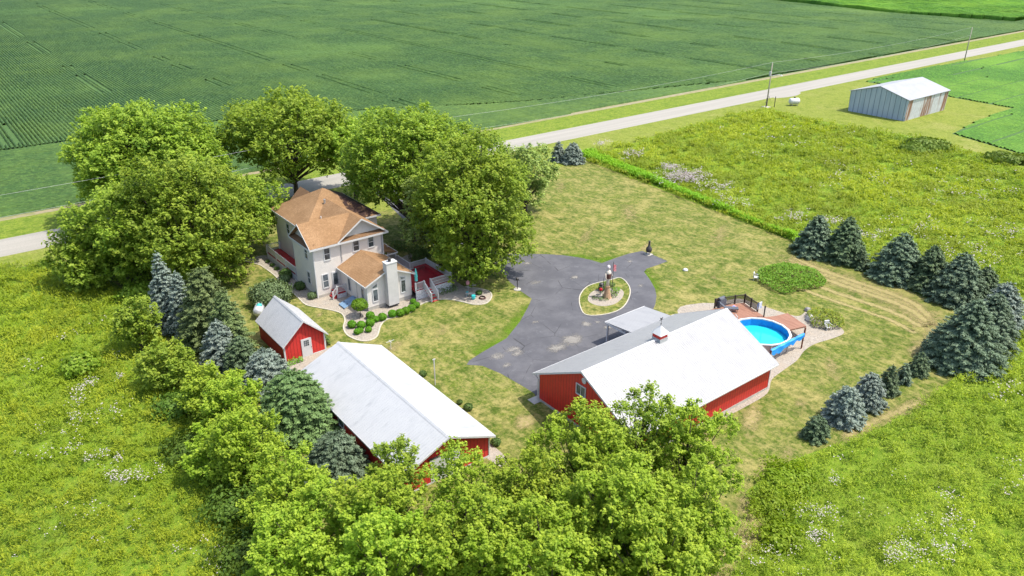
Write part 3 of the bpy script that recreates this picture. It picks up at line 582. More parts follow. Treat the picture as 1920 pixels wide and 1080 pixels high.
# windows
for a in ((33.5,34.15,4.55,5.95),(37.25,37.95,4.75,6.0),(39.25,39.9,4.75,6.0),(33.0,33.62,1.15,2.75)): window(hs,'-y',FY,*a,W=.12)
for a in ((80.4,81.1,4.5,5.85),(80.35,81.05,1.3,2.75)): window(hs,'-x',FX0,*a,W=.12)
window(hs,'-x',34.0,86.3,86.9,4.6,5.4,W=.1); window(hs,'-x',34.0,90,90.8,4.2,5.5,W=.1); window(hs,'-x',34.0,88.5,89.4,1.5,3.0,W=.1)
dr_=MB().box(34.15,FY-.06,.75,35.0,FY-.003,2.85).build('door',WHITE,hs); MB().box(34.3,FY-.08,1.2,34.85,FY-.062,2.65).build('pane',GLASS,dr_); MB().tube([(34.93,FY-.06,1.7),(34.93,FY-.13,1.7)],.03,6).build('handle',DARK,dr_)
GREYT=simple('downspout_grey',(.36,.35,.34),None,3,.5)
MB().box(35.55,FY-.09,3.9,35.65,FY-.004,ez-.3).build('downspout',GREYT,hs); MB().box(40.95,FY-.09,3.6,41.05,FY-.004,ez-.3).build('downspout',GREYT,hs)
# single storey room
RX0,RX1,RY=35.2,40.95,72.1; re,rr=3.35,4.65; rc=(RX0+RX1)/2
m=MB().ext([(RX0,RY,.45),(RX1,RY,.45),(RX1,RY,re-.03),(rc,RY,rr-.12),(RX0,RY,re-.03)],(0,FY-RY-.002,0)); m.build('room_wall',SIDE,hs)
m=MB().box(RX0+.03,RY+.03,0,RX1-.03,FY-.01,.45); m.build('room_foundation',CONC,hs)
s=(rr-re)/(rc-RX0); m=MB(); gableroof(m,RX0-.35,RX1+.35,RY-.4,FY-.01,re-s*.35+.08,rr+.08,'y',.12); m.build('room_roof',TANR,hs)
m=MB()
for xa in (RX0-.35,RX1+.35):
    m.ext([(xa,RY-.44,re-s*.35-.08),(rc,RY-.44,rr-.08),(rc,RY-.44,rr+.1),(xa,RY-.44,re-s*.35+.1)],(0,.035,0))
m.box(RX0-.42,RY-.4,re-s*.35-.08,RX0-.35,FY,re-s*.35+.07).box(RX1+.35,RY-.4,re-s*.35-.08,RX1+.42,FY,re-s*.35+.07)
m.box(RX0-.02,RY-.03,.45,RX0+.07,RY+.07,re-.15).box(RX1-.07,RY-.03,.45,RX1+.02,RY+.07,re-.15); m.build('room_trim',WHITE,hs)
for a in ((35.95,36.5,1.05,2.45),(39.6,40.15,1.15,2.6)): window(hs,'-y',RY,*a,rail=False,W=.1)
for xa,xb,za,zb,zc in ((35.95,36.5,2.72,2.9,3.12),(39.6,40.15,2.85,3.1,2.9)):
    f=MB().ext([(xa-.08,RY-.05,za-.07),(xb+.08,RY-.05,za-.07),(xb+.08,RY-.05,zc+.1),(xa-.08,RY-.05,zb+.1)],(0,.045,0)).build('transom_window',WHITE,hs)
    MB().ext([(xa,RY-.065,za),(xb,RY-.065,za),(xb,RY-.065,zc),(xa,RY-.065,zb)],(0,.012,0)).build('pane',GLASS,f)
for a in ((72.8,73.4,1.05,2.5),(76.1,76.7,1.05,2.6)): window(hs,'-x',RX0,*a,rail=False,W=.09)
m=MB().tube([(RX0-.36,74.6,re-.1),(RX0-.06,74.6,re-.5),(RX0-.06,74.6,.5),(RX0-.3,74.3,.12)],.05,8); m.build('downspout',WHITE,hs)
ch=MB().box(37.45,71.25,.35,38.8,RY-.003,5.5).build('chimney',STUC,hs)
MB().box(37.40,71.20,5.5,38.85,RY+.05,5.62).build('cap',WHITE,ch); MB().tube([(38.1,71.65,5.62),(38.1,71.65,5.92)],.17,12).tube([(38.1,71.65,5.96),(38.1,71.65,6.0)],.24,12).build('flue',DARK,ch)
MB().box(37.47,71.28,.2,38.78,RY-.004,.349).build('ledge',DARK,ch)
# side porch roof on the right
m=MB().slab([(41.25,79.2,3.55),(43.3,79.2,3.0),(43.3,84.0,3.0),(41.25,84.0,3.55)],.12); m.build('porch_roof',TAND,hs)
MB().box(43.3,79.15,2.85,43.36,84.05,3.02).box(41.25,79.1,2.85,43.3,79.19,3.0).parts('porch_fascia',WHITE,hs)
for yy in (79.4,83.8): MB().box(43.1,yy,1.1,43.22,yy+.12,2.87).build('porch_post',WHITE,hs)
# front steps and rail at the kitchen door
LATT=simple('white_lattice',(.62,.62,.62),(.38,.38,.40),9,.6,lo=.45,hi=.55)
def railing(par,pts,h=.9,mid=False,gap=.13,panel=False,name='railing',posts=True,mat=None):
    mat=mat or WHITE; m=MB()
    for a,b in zip(pts,pts[1:]):
        a=np.array(a,float); b=np.array(b,float); L=np.linalg.norm((b-a)[:2]); u=(0,0,1)
        m.bar(a+(0,0,h),b+(0,0,h),.1,.05); m.bar(a+(0,0,.12),b+(0,0,.12),.05,.05)
        if mid: m.bar(a+(0,0,h*.55),b+(0,0,h*.55),.05,.05)
        n=max(1,int(L/gap))
        for i in range(1,n):
            p=a+(b-a)*i/n
            if panel: continue
            m.box(p[0]-.022,p[1]-.022,p[2]+.12,p[0]+.022,p[1]+.022,p[2]+h-.02)
        if panel: 
            q=np.array([a+(0,0,.14),b+(0,0,.14),b+(0,0,h-.03),a+(0,0,h-.03)]); m.ext([tuple(v) for v in q],(.03,0,0))
    r=m.build(name,mat,par)
    if posts:
        seen=set()
        for a in pts:
            MB().box(a[0]-.07,a[1]-.07,a[2]-.2,a[0]+.07,a[1]+.07,a[2]+h+.1).build('post',mat,r)
    return r
sp=empty('entry_porch',(34.6,78,0),'tiny entry porch with white railing and red step at the kitchen door','porch')
MB().box(33.9,77.3,.55,35.15,FY-.03,.68).parts('floor',REDD,sp); MB().box(33.45,77.4,0,33.88,78.5,.22).box(33.65,77.4,.22,33.88,78.5,.44).parts('step',REDD,sp)
MB().box(33.92,77.32,0,35.13,77.36,.54).build('skirt',LATT,sp)
railing(sp,[(33.4,77.35,.1),(33.95,77.35,.68),(35.1,77.35,.68)],.85)
# cellar hatch
BLUE=simple('faded_blue_paint',(.13,.22,.34),(.17,.27,.38),2,.6)
ce=empty('cellar_hatch',(34.2,75,0),'sloping blue cellar hatch on a low concrete curb beside the house','hatch')
hp=[G(*p) for p in Z1((695,905),(745,935),(835,880),(785,850))]
xa,xb,ya,yb_=33.3,35.12,74.2,75.75
MB().ext([(xa,ya,0),(xb,ya,0),(xb,ya,.62),(xa,ya,.14)],(0,.12,0)).ext([(xa,yb_-.12,0),(xb,yb_-.12,0),(xb,yb_-.12,.62),(xa,yb_-.12,.14)],(0,.12,0)).parts('curb',CONC,ce)
for q in (0,1):
    a=ya+.02+q*.75; d=MB().slab([(xa-.05,a,.18),(xb-.02,a,.70),(xb-.02,a+.72,.70),(xa-.05,a+.72,.18)],.05).build('door',BLUE,ce); MB().bar((xa+.4,a+.36,.40),(xa+.6,a+.36,.48),.04,.04).build('handle',DARK,d)
# right deck
dk=empty('red_deck',(43.8,75,0),'raised red painted deck with white railings and stairs at the right of the house','deck')
DX0,DX1,DY0,DY1,DZ=41.0,46.1,71.3,77.0,1.15
m=MB().box(DX0+.02,DY0,DZ-.15,DX1,DY1,DZ).box(DX0+.3,DY1,DZ-.15,43.7,82.6,DZ); m.parts('floor',REDD,dk)
m=MB().box(DX0+.05,DY0-.04,0,DX1,DY0-.003,DZ-.03).box(DX1+.003,DY0,0,DX1+.04,DY1,DZ-.03); m.parts('lattice_skirt',LATT,dk)
railing(dk,[(DX0+.1,DY0+.05,DZ),(42.25,DY0+.05,DZ)],.95); railing(dk,[(43.15,DY0+.05,DZ),(DX1-.05,DY0+.05,DZ)],.95,mid=True)
railing(dk,[(DX1-.05,DY0+.3,DZ),(DX1-.05,(DY0+DY1)/2,DZ),(DX1-.05,DY1,DZ),(43.7,DY1,DZ),(43.7,79.8,DZ),(43.7,82.5,DZ)],.95)
railing(dk,[(42.25,DY0-.05,DZ),(42.25,DY0-1.5,.15)],.9); railing(dk,[(43.15,DY0-.05,DZ),(43.15,DY0-1.5,.15)],.9)
m=MB()
for i in range(5): m.box(42.3,DY0-.33*(i+1),DZ-.22*(i+1)-.04,43.1,DY0-.33*i-.045,DZ-.22*(i+1))
st=m.build('stairs',simple('bright_red_paint',(.50,.02,.025),None,3,.6),dk)
m=MB().box(DX1-.75,DY0+.5,DZ+.40,DX1-.3,DY1-.3,DZ+.46).box(44.0,DY1-.75,DZ+.40,DX1-.8,DY1-.3,DZ+.46).box(DX1-.7,DY0+.6,DZ+.02,DX1-.62,DY1-.8,DZ+.38); m.parts('bench',REDD,dk)
# left side veranda
vd=empty('side_veranda',(33,88.5,0),'narrow red floored veranda with white panel railing along the left of the house','veranda')
VX=32.15
MB().box(VX,84.65,.8,33.95,94.2,.95).parts('floor',REDD,vd); MB().box(VX-.02,84.65,0,VX,94.2,.79).build('skirt',LATT,vd)
railing(vd,[(VX,84.8,.95),(VX,87.9,.95),(VX,91,.95),(VX,94.1,.95)],.95,panel=True); railing(vd,[(VX+.1,94.15,.95),(33.9,94.15,.95)],.95)
# ------------------------------------------------------------------ pool
PC=(64.5,40.45); PR=3.0
pl=empty('swimming_pool',(*PC,0),'round above ground pool with bright blue water and white rim behind the barn','pool')
PW=simple('pool_wall_panel',(.50,.46,.42),(.43,.41,.39),3,.5)
N=16; ring=lambda r,z,n=N:[(PC[0]+r*math.cos(2*math.pi*(i+.5)/n),PC[1]+r*math.sin(2*math.pi*(i+.5)/n),z) for i in range(n)]
def band(r0,z0,r1,z1,m): m.add(ring(r0,z0)+ring(r1,z1),[(i,(i+1)%N,N+(i+1)%N,N+i) for i in range(N)])
m=MB(); band(PR,0,PR,1.28,m); m.build('pool_wall',PW,pl)
m=MB(); band(PR+.12,1.22,PR+.12,1.32,m); band(PR+.12,1.32,PR-.12,1.32,m); band(PR-.12,1.32,PR-.12,1.2,m); m.build('rim',WHITE,pl)
LIN=simple('blue_liner',(.012,.20,.55),(.015,.26,.62),3,.4); m=MB(); band(PR-.13,1.2,PR-.13,.30,m); m.build('liner',LIN,pl)
WAT,ntq,oq=newmat('pool_water'); vq=ntq.nodes.new('ShaderNodeTexVoronoi'); vq.feature='SMOOTH_F1'; vq.inputs['Scale'].default_value=3.5; ntq.links.new(pos(ntq),vq.inputs['Vector'])
finish(ntq,oq,mix(ntq,vq.outputs['Distance'],(.02,.52,.62),(.02,.36,.60)),.06,0,noise(ntq,3,3),.25,.03,.5)
MB().add(ring(PR-.135,.46),[tuple(range(N))]).build('water',WAT,pl)
m=MB()
for i in range(N):
    a=ring(PR+.05,0)[i]; m.box(a[0]-.06,a[1]-.06,0,a[0]+.06,a[1]+.06,1.24)
m.parts('upright',PW,pl)
m=MB()
lx,ly=63.9,PC[1]+PR-.1
for dx in (-.25,.25):
    m.tube([(lx+dx,ly+.45,1.25),(lx+dx,ly+.45,1.95),(lx+dx,ly+.2,2.15),(lx+dx,ly-.1,1.95),(lx+dx,ly-.15,.8)],.035,8)
for zz in (1.0,1.25): m.bar((lx-.25,ly-.15,zz),(lx+.25,ly-.15,zz),.08,.04)
m.build('ladder',WHITE,pl)
# pool deck, L shaped round the far side
pd=empty('pool_deck',(65,48,0),'reddish wooden deck raised around the far side of the pool','deck')
def zp(z,*p): return [G(*q,z) for q in Z6(*p)]
dz=1.3
o1=zp(dz,(150,150),(390,125),(580,255),(690,320),(820,305),(985,265),(1240,440),(1010,492))
arc=[(PC[0]+(PR+.15)*math.cos(a),PC[1]+(PR+.15)*math.sin(a)) for a in np.linspace(R(-8),R(112),14)]
o1=o1[:-1]+[o1[-1]]+arc+[(61.8,44.2),(60.5,47.2)]
bm=bmesh.new(); vv=[bm.verts.new((p[0]-65,p[1]-48,dz)) for p in o1]; f=bm.faces.new(vv); bm.normal_update()
if f.normal.z<0: bmesh.ops.reverse_faces(bm,faces=[f])
bmesh.ops.triangulate(bm,faces=bm.faces[:]); e=bmesh.ops.extrude_face_region(bm,geom=bm.faces[:]); bmesh.ops.translate(bm,verts=[g for g in e['geom'] if isinstance(g,bmesh.types.BMVert)],vec=(0,0,-.16)); bmesh.ops.recalc_face_normals(bm,faces=bm.faces[:])
me=bpy.data.meshes.new('floor'); bm.to_mesh(me); bm.free(); me.materials.append(WOOD); o=bpy.data.objects.new('floor',me); COL.objects.link(o); o.parent=pd; ORG[o.name]=(65,48,0)
POST=simple('stained_post',(.17,.06,.035),(.12,.045,.03),5,.7)
for p in zp(dz,(1230,445),(1020,485),(985,275),(690,318)): MB().box(p[0]-.07,p[1]-.07,0,p[0]+.07,p[1]+.07,dz-.17).build('post',POST,pd)
BRN=simple('dark_brown_rail',(.055,.04,.03),(.035,.027,.022),6,.7)
rp=[(*q,dz) for q in zp(dz,(0,190),(130,165),(268,140),(400,125),(485,185),(575,245))]
railing(pd,rp,1.0,gap=.11,mat=BRN)
m=MB()
q=zp(dz,(662,318))[0]; m.box(q[0]-.05,q[1]-.05,dz,q[0]+.05,q[1]+.05,dz+1.15).lathe((q[0],q[1],dz+1.15),[(.09,0),(.11,.1),(.03,.24)],8)
tag(m.build('lamp_post',BRN),'dark lantern post standing on the edge of the pool deck','lamp')
# grill and lounge by the rail
GRY=simple('charcoal_fabric',(.10,.11,.13),(.06,.065,.08),6,.7)
q=zp(dz,(80,170))[0]; gr=empty('grill',(q[0],q[1],dz),'covered dark barbecue grill against the pool deck rail','grill')
MB().box(q[0]-.6,q[1]-.3,dz+.02,q[0]+.6,q[1]+.3,dz+.75).build('cabinet',GRY,gr); MB().tube([(q[0]-.45,q[1],dz+.85),(q[0]+.45,q[1],dz+.85)],.28,12).build('lid',GRY,gr)
q=zp(dz,(225,240))[0]; lo=empty('lounge_chair',(q[0],q[1],dz),'grey lounge chair on the pool deck near the white ladder','chair')
MB().bar((q[0]-.5,q[1]+.5,dz+.4),(q[0]+.5,q[1]-.5,dz+.4),.65,.08).build('seat',GRY,lo); MB().bar((q[0]-.5,q[1]+.5,dz+.42),(q[0]-.95,q[1]+.95,dz+.95),.65,.07).build('backrest',GRY,lo)
for sx in (-.45,.4):
    for t in (-.22,.22): MB().box(q[0]+sx+t-.02,q[1]-sx+t-.02,dz,q[0]+sx+t+.02,q[1]-sx+t+.02,dz+.37).build('leg',DARK,lo)
q=zp(dz+.02,(250,195))[0]; m=MB(); m.slab([(q[0]-.5,q[1]-.25,dz+.06),(q[0]+.5,q[1]-.3,dz+.05),(q[0]+.55,q[1]+.3,dz+.06),(q[0]-.45,q[1]+.3,dz+.07)],.05)
mt,nx,ox=newmat('striped_towel'); a_,l_=lines(nx,0,.35,.5); finish(nx,ox,mix(nx,l_,(.6,.25,.35),(.12,.3,.6)),.9); tag(m.build('towel',mt),'folded striped beach towel on the pool deck','towel')
# towel hanging on the rail end
q=zp(dz,(590,235))[0]; tag(MB().box(q[0]-.35,q[1]-.1,dz+.3,q[0]+.35,q[1]-.02,dz+1.05).build('hanging_towel',simple('blue_white_towel',(.15,.3,.6),(.6,.6,.62),2.5,.9)),'blue and white towel hung over the corner of the pool deck rail','towel')
# blue cover on its reel
rl=empty('cover_reel',(64,37.6,0),'bright blue solar pool cover draped on a long reel between wooden posts','pool cover')
A=np.array([*zp(1.45,(760,770))[0],1.45]); B=np.array([*zp(1.75,(1205,545))[0],1.75])
for q,nm in ((A,0),(B,1)): MB().box(q[0]-.06,q[1]-.06,0,q[0]+.06,q[1]+.06,q[2]-.06).build('post',POST,rl)
MB().tube([A,B],.06,8).build('bar',WHITE,rl)
TARP=simple('blue_tarp',(.01,.22,.62),(.015,.30,.72),2,.45,bs=.4)
nseg=26; V=[]; d=(B-A)/np.linalg.norm(B-A); n_=np.array([-d[1],d[0],0]); 
for i in range(nseg+1):
    t=i/nseg; p=A+(B-A)*t; hang=.35+.45*abs(math.sin(t*7.0))*(1-t)+.12*math.sin(t*31); w_=.13+.03*math.sin(t*23)
    for (o1_,z1_) in ((w_,-hang*.5),(w_*1.1,.0),(0,.11),(-w_*1.1,.0),(-w_*1.25,-hang)): V.append(tuple(p-n_*o1_*-1+np.array([0,0,z1_])))
MB().add(V,[(i*5+j,i*5+j+1,(i+1)*5+j+1,(i+1)*5+j) for i in range(nseg) for j in range(4)]).build('cover',TARP,rl)
# ------------------------------------------------------------------ vegetation generators
BARK=simple('grey_brown_bark',(.11,.085,.065),(.06,.05,.04),4,.95,bs=.8,bd=.05)
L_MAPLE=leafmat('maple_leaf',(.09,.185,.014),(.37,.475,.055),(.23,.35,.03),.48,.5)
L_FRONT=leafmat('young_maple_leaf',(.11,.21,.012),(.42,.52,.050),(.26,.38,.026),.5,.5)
L_SILV=leafmat('silver_leaf',(.13,.21,.04),(.33,.41,.11),(.23,.32,.06),.3,.5)
L_DARK=leafmat('dark_shrub_leaf',(.06,.12,.025),(.13,.21,.05),(.10,.17,.04),.25,1)
L_UNDER=leafmat('shaded_undergrowth_leaf',(.06,.13,.015),(.14,.22,.025),(.10,.17,.02),.3,1)  # green darkened so the mounds carry the shade under the windbreak
L_OLIVE=leafmat('olive_leaf',(.09,.16,.02),(.20,.27,.04),(.16,.22,.03),.3,1)
L_LILAC=leafmat('lilac_leaf',(.10,.16,.06),(.20,.27,.12),(.14,.20,.08),.25,1)
L_BALL=leafmat('boxwood_leaf',(.07,.20,.008),(.15,.33,.015),(.12,.29,.01),.25,2)
L_LIME=leafmat('lime_leaf',(.08,.20,.012),(.21,.36,.03),(.16,.30,.02),.3,1)
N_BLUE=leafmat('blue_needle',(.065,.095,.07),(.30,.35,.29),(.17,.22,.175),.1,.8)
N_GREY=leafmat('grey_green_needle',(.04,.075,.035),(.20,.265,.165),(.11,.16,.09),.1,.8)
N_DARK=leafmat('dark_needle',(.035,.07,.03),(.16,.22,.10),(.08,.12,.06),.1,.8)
N_PINE=leafmat('pine_needle',(.06,.12,.035),(.20,.30,.10),(.12,.19,.06),.15,.8)
N_CEDAR=leafmat('cedar_needle',(.07,.11,.03),(.20,.26,.09),(.12,.17,.06),.15,.8)
def rdir(n,up=0.0):
    d=unit(RS.normal(size=(n,3))); d[:,2]+=up; return unit(d)
def decid(x,y,h,rx,ry,label,mat=L_MAPLE,group=None,name='maple_tree',low=.18,lobes=None,leaf=None,dens=1.0,gap=.12,cat='tree',tr=None,flat=.5,lz=.55):
    dcam=dist(x,y,h*.6); leaf=leaf or max(.11,dcam*.0018)
    root=empty(name,(x,y,0),label,cat,group)
    rz=h*(1-low)/2; cz=h-rz; Rm=(rx+ry)/2
    nl=lobes or int(14+5.0*Rm*rz/ (2.2*2.2))
    nl=min(nl,95)
    # lobe centres: golden spiral on the crown ellipsoid, plus a few inside
    k=np.arange(nl)+.5; ph=np.arccos(1-(1.72 if low>.1 else 1.95)*k/nl); thh=math.pi*(1+5**.5)*k+RS.rand()*6
    D=np.stack([np.cos(thh)*np.sin(ph),np.sin(thh)*np.sin(ph),np.cos(ph)],1)
    f=RS.uniform(.58,.98,(nl,1)); C=D*f*np.array([rx,ry,rz])+np.array([0,0,cz]); lr=RS.uniform(.13,.35,nl)*min(Rm,rz*1.5)*1.1
    C=np.vstack([C,[[0,0,cz+rz*.2],[0,0,cz-rz*.2]]]); lr=np.append(lr,[Rm*.4,Rm*.4]); D=np.vstack([D,[[0,0,1],[0,0,1]]])
    LC=[];LN=[];LD=[];LV=[];LS=[]
    for c_,r_,dd in zip(C,lr,D):
        area=4*math.pi*r_*r_; ns=int(area*dens*.25/(leaf*leaf*9)); ns=max(ns,12)
        sd_=rdir(ns,.35+.0*r_); sd_=unit(sd_+dd*.35)
        P=c_+sd_*r_*RS.uniform(.62,1.12,(ns,1))*np.array([1,1,lz+.3])
        per=17; j=np.repeat(np.arange(ns),per)
        ax=unit(sd_*.8+np.array([0,0,flat])+RS.normal(0,.25,(ns,3)))[j]
        t=RS.uniform(-.6,1.3,(len(j),1))*leaf*2.6
        sp_=RS.normal(0,1,(len(j),3))*leaf*(1.15-.5*(t/(leaf*2.6)))
        Q=P[j]+ax*t+sp_; 
        N_=unit(ax*.5+RS.normal(0,.42,(len(j),3))+np.array([.1,-.1,.75]))
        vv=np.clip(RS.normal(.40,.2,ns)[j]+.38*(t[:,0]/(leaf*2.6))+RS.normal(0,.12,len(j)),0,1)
        LC.append(Q);LN.append(N_);LV.append(vv);LS.append(leaf*RS.uniform(.7,1.25,len(j)));LD.append(ax+RS.normal(0,.6,(len(j),3)))
    Q=np.vstack(LC); Q[:,2]=np.maximum(Q[:,2],.15)
    V,F=leafquads(Q+np.array([x,y,0]),np.vstack(LN),np.concatenate(LS),.62,np.vstack(LD))
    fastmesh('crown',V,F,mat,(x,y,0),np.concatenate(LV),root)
    m=MB(); tr=tr or .035*h*.55+.05; top=cz+rz*.35
    m.tube([(x,y,-.05),(x+.02*h*.3,y,h*.12),(x-.02*h*.3,y+.1,h*.35),(x,y,top)],[tr*1.35,tr,tr*.75,tr*.2],9)
    for c_,r_ in zip(C[:-2],lr):
        z0=np.clip(c_[2]*.35,h*.1,top*.7); a=np.array([0,0,z0]); mid=a*.5+c_*.5+np.array([0,0,.08*h*(RS.rand()-.6)])
        m.tube([(x+a[0],y+a[1],a[2]),(x+mid[0],y+mid[1],mid[2]),(x+c_[0],y+c_[1],c_[2])],[tr*.42,tr*.24,tr*.07],5,cap=False)
    m.build('trunk',BARK,root,smooth=True); return root
def conif(x,y,h,r,label,mat=N_GREY,group=None,name='spruce_tree',prof=.72,leaf=None,dens=1.0,base=.04,droop=.10,cat='tree',dz_=None,rnd=.18):
    dcam=dist(x,y,h*.4); leaf=leaf or max(.085,dcam*.00115)
    root=empty(name,(x,y,0),label,cat,group)
    sp_=dz_ or max(.26,h/22); zs=np.arange(base*h,h*.97,sp_); LC=[];LD=[];LV=[];LN=[]
    for z in zs:
        u=z/h; L=r*(max(0,1-u)**prof)*min(1,.72+u*3.0)+.12
        nb=max(5,int(2*math.pi*L/(leaf*4.6))); az=RS.rand()*6+np.arange(nb)*2*math.pi/nb+RS.normal(0,.2,nb)
        Lb=L*RS.uniform(1-rnd*1.6,1+rnd*.55,nb); zb=z+RS.normal(0,sp_*.22,nb); bv=np.clip(RS.normal(.45,.18,nb),0,1)
        per=np.maximum(7,(Lb/leaf*4.4*dens).astype(int)); j=np.repeat(np.arange(nb),per); n=len(j)
        t=1-RS.rand(n)**1.25*.72
        side=RS.normal(0,1,n)*.17*Lb[j]*(1.15-t)+RS.normal(0,leaf*.6,n)
        ca,sa=np.cos(az[j]),np.sin(az[j]); rr_=t*Lb[j]-np.abs(side)*.35
        zz=zb[j]-droop*Lb[j]*t**1.6+.10*Lb[j]*t*(u)-np.abs(side)*.15+RS.normal(0,leaf*.35,n)
        P=np.stack([ca*rr_-sa*side,sa*rr_+ca*side,np.maximum(zz,.05)],1)
        dr_=np.stack([ca-sa*np.sign(side)*.7,sa+ca*np.sign(side)*.7,RS.normal(.15,.3,n)],1)
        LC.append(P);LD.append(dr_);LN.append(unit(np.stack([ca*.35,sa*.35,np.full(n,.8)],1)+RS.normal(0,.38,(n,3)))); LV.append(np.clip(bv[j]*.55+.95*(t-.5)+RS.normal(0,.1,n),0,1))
    # leader
    n=14; zt=h-RS.rand(n)*.12*h; LC.append(np.stack([RS.normal(0,.04,n),RS.normal(0,.04,n),zt],1)); LD.append(np.tile([0,0,1.],(n,1))+RS.normal(0,.3,(n,3))); LN.append(rdir(n)); LV.append(np.full(n,.7))
    Q=np.vstack(LC); n=len(Q)
    V,F=leafquads(Q+np.array([x,y,0]),np.vstack(LN),leaf*1.45*RS.uniform(.7,1.2,n),.36,np.vstack(LD))
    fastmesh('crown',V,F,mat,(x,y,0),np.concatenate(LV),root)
    m=MB().tube([(x,y,-.05),(x,y,h*.5),(x,y,h*.95)],[.03*h+.04,.018*h+.02,.01],7); m.build('trunk',BARK,root,smooth=True); return root
def ball(x,y,r,h,label,mat=L_BALL,name='round_shrub',group=None,leaf=.05,cat='shrub',n=None,z=0,lump=.06,stem=None,up=.0):
    root=empty(name,(x,y,z),label,cat,group)
    n=n or int(4*math.pi*r*r/(leaf*leaf)*1.3); d=rdir(n,.15+up)
    k=1+lump*np.sin(d[:,0]*5+x*3)*np.sin(d[:,1]*6+y)+RS.normal(0,lump*.7,n)
    zc=h/2+(stem or 0); P=d*k[:,None]*np.array([r,r,h/2]); P[:,2]+=zc+z; P[:,2]=np.maximum(P[:,2],z+.03); P[:,0]+=x; P[:,1]+=y
    V,F=leafquads(P,unit(d+RS.normal(0,.5,(n,3))),leaf*RS.uniform(.8,1.3,n),.7)
    fastmesh('foliage',V,F,mat,(x,y,z),np.clip(RS.normal(.45,.22,n),0,1),root)
    m=MB(); m.tube([(x,y,z-.02),(x,y,z+zc)],[.05,.03],6)
    if r>.3: 
        for i in range(5): a=i*1.256; m.tube([(x,y,z+(stem or 0)*.9+.05),(x+math.cos(a)*r*.6,y+math.sin(a)*r*.6,z+zc+h*.15)],[.03,.012],5)
    m.build('stem',BARK,root); return root
def at(pxx,pyy,h=0):  # spot whose point at height h shows there
    return G(pxx,pyy,h)
def wm(pxw,x,y,h=0): return pxw*dist(x,y,h)/FPX
exec_later=[]
# ------------------------------------------------------------------ trees round the house (top pixel, height, half width px)
g1='tall shade trees around the farmhouse'
def T(label,tx,ty,h,w,**k):
    x,y=at(tx,ty,h); r=wm(w,x,y,h*.6); return decid(x,y,h,r*k.pop('sx',1),r*k.pop('sy',1),label,group=k.pop('group',g1),**k)
def heightat(x,y,ty):
    hh=np.linspace(.5,26,512); v=np.stack([np.full(512,x),np.full(512,y),hh-CH],1); r=540-FPX*(v@UP)/(v@FW); return float(hh[np.argmin(np.abs(r-ty))])
def B(label,bx,by,ty,w,**k):
    x,y=at(bx,by); h=heightat(x,y,ty+24); r=wm(w,x,y,h*.6)*.93; return decid(x,y,h,r,r,label,group=g1,**k)
B('broad yellow green maple furthest back at the left edge of the grove',305,405,188,122,low=.2)
B('big maple with drooping boughs in front, left of the house and veranda',372,525,272,118,low=.03)
B('wide maple bough crown overhanging the left corner of the house roof',452,475,318,84,low=.12)
B('low spreading maple at the far left end of the grove beside the road',178,530,400,66,low=.0)
B('bushy maple filling the grove between the road and the spruces',258,520,335,98,low=.02)
B('tall maple with dark forked trunks right behind the house roof',556,368,170,118,low=.27,dens=.9)
B('slim pale maple crown between the two tallest trees behind the house',668,372,203,74,low=.4,dens=.8)
B('largest maple with a straight dark trunk on the lawn right of the house',775,452,197,112,low=.30,dens=.95)
B('dense maple crown touching the largest maple, above the roadside bend',850,425,215,92,low=.15,dens=.9)
B('wide drooping maple leaning over the start of the asphalt drive',893,518,240,112,low=.0)
B('silvery drooping maple near the deck, its trunk by the dark hedge',828,498,318,74,low=.18,mat=L_SILV)
B('pale silvery tree at the right end of the grove near the road',985,398,246,54,low=.1,mat=L_SILV,name='silver_maple',dens=.85)
# ------------------------------------------------------------------ conifers
WK=1.04
g2='spruces along the right edge of the lawn'
def S(label,tx,by,ty,w,**k):
    """base pixel row by, top pixel row ty"""
    x,y=at(tx,by); 
    hs_=np.linspace(.5,20,400); best=min(hs_,key=lambda h_:abs(540-FPX*(np.array([x,y,h_-CH])@UP)/(np.array([x,y,h_-CH])@FW)-ty))
    return conif(x,y,float(best),wm(w,x,y)*WK,label,group=k.pop('group',g2),**k)
S('bluish spruce at the left end of the right hand row, by the tall grass',1525,474,402,40,mat=N_GREY)
S('dark dense spruce second from the left in the right hand row',1580,486,405,41,mat=N_DARK)
S('little dark spruce squeezed at the right foot of the left pair',1611,502,466,17,mat=N_DARK)
S('broad grey green spruce opening the middle clump after the gap',1680,520,436,50,mat=N_GREY)
S('narrow dark spruce wedged in the middle clump of the row',1737,538,458,40,mat=N_DARK)
S('wide blue green spruce in the middle clump, next to the bend',1790,560,472,52,mat=N_GREY)
S('dark spruce half hidden behind at the bend of the row',1838,560,500,40,mat=N_DARK)
S('pale blue spruce standing furthest right against the meadow',1868,615,528,40,mat=N_BLUE,prof=.6)
S('tall grey green spruce just behind the huge one at the bend',1846,650,548,48,mat=N_GREY)
S('huge silvery spruce with a wide skirt at the lawn corner',1802,680,560,66,mat=N_GREY)
g3='young spruces in a diagonal line on the lawn'
S('small dark spruce nearest the huge corner spruce',1720,700,659,20,mat=N_DARK,group=g3)
S('smallest bluish spruce in the diagonal line',1692,716,682,16,mat=N_GREY,group=g3)
S('narrow green young spruce in the middle of the diagonal line',1663,735,684,20,mat=N_DARK,group=g3)
S('round blue spruce second from the barn end of the diagonal line',1625,760,700,31,mat=N_BLUE,group=g3,prof=.48)
S('fattest blue spruce at the barn end of the diagonal line',1580,788,727,36,mat=N_BLUE,group=g3,prof=.48)
S('low dark green yew bush at the near end of the diagonal line',1527,820,781,25,mat=N_DARK,group=g3,name='yew_bush',prof=.45,cat='shrub')
g4='paired blue spruces by the road'
S('rounder blue spruce of the pair, nearer the tall grass border',1074,305,267,23,mat=N_BLUE,group=g4,prof=.6)
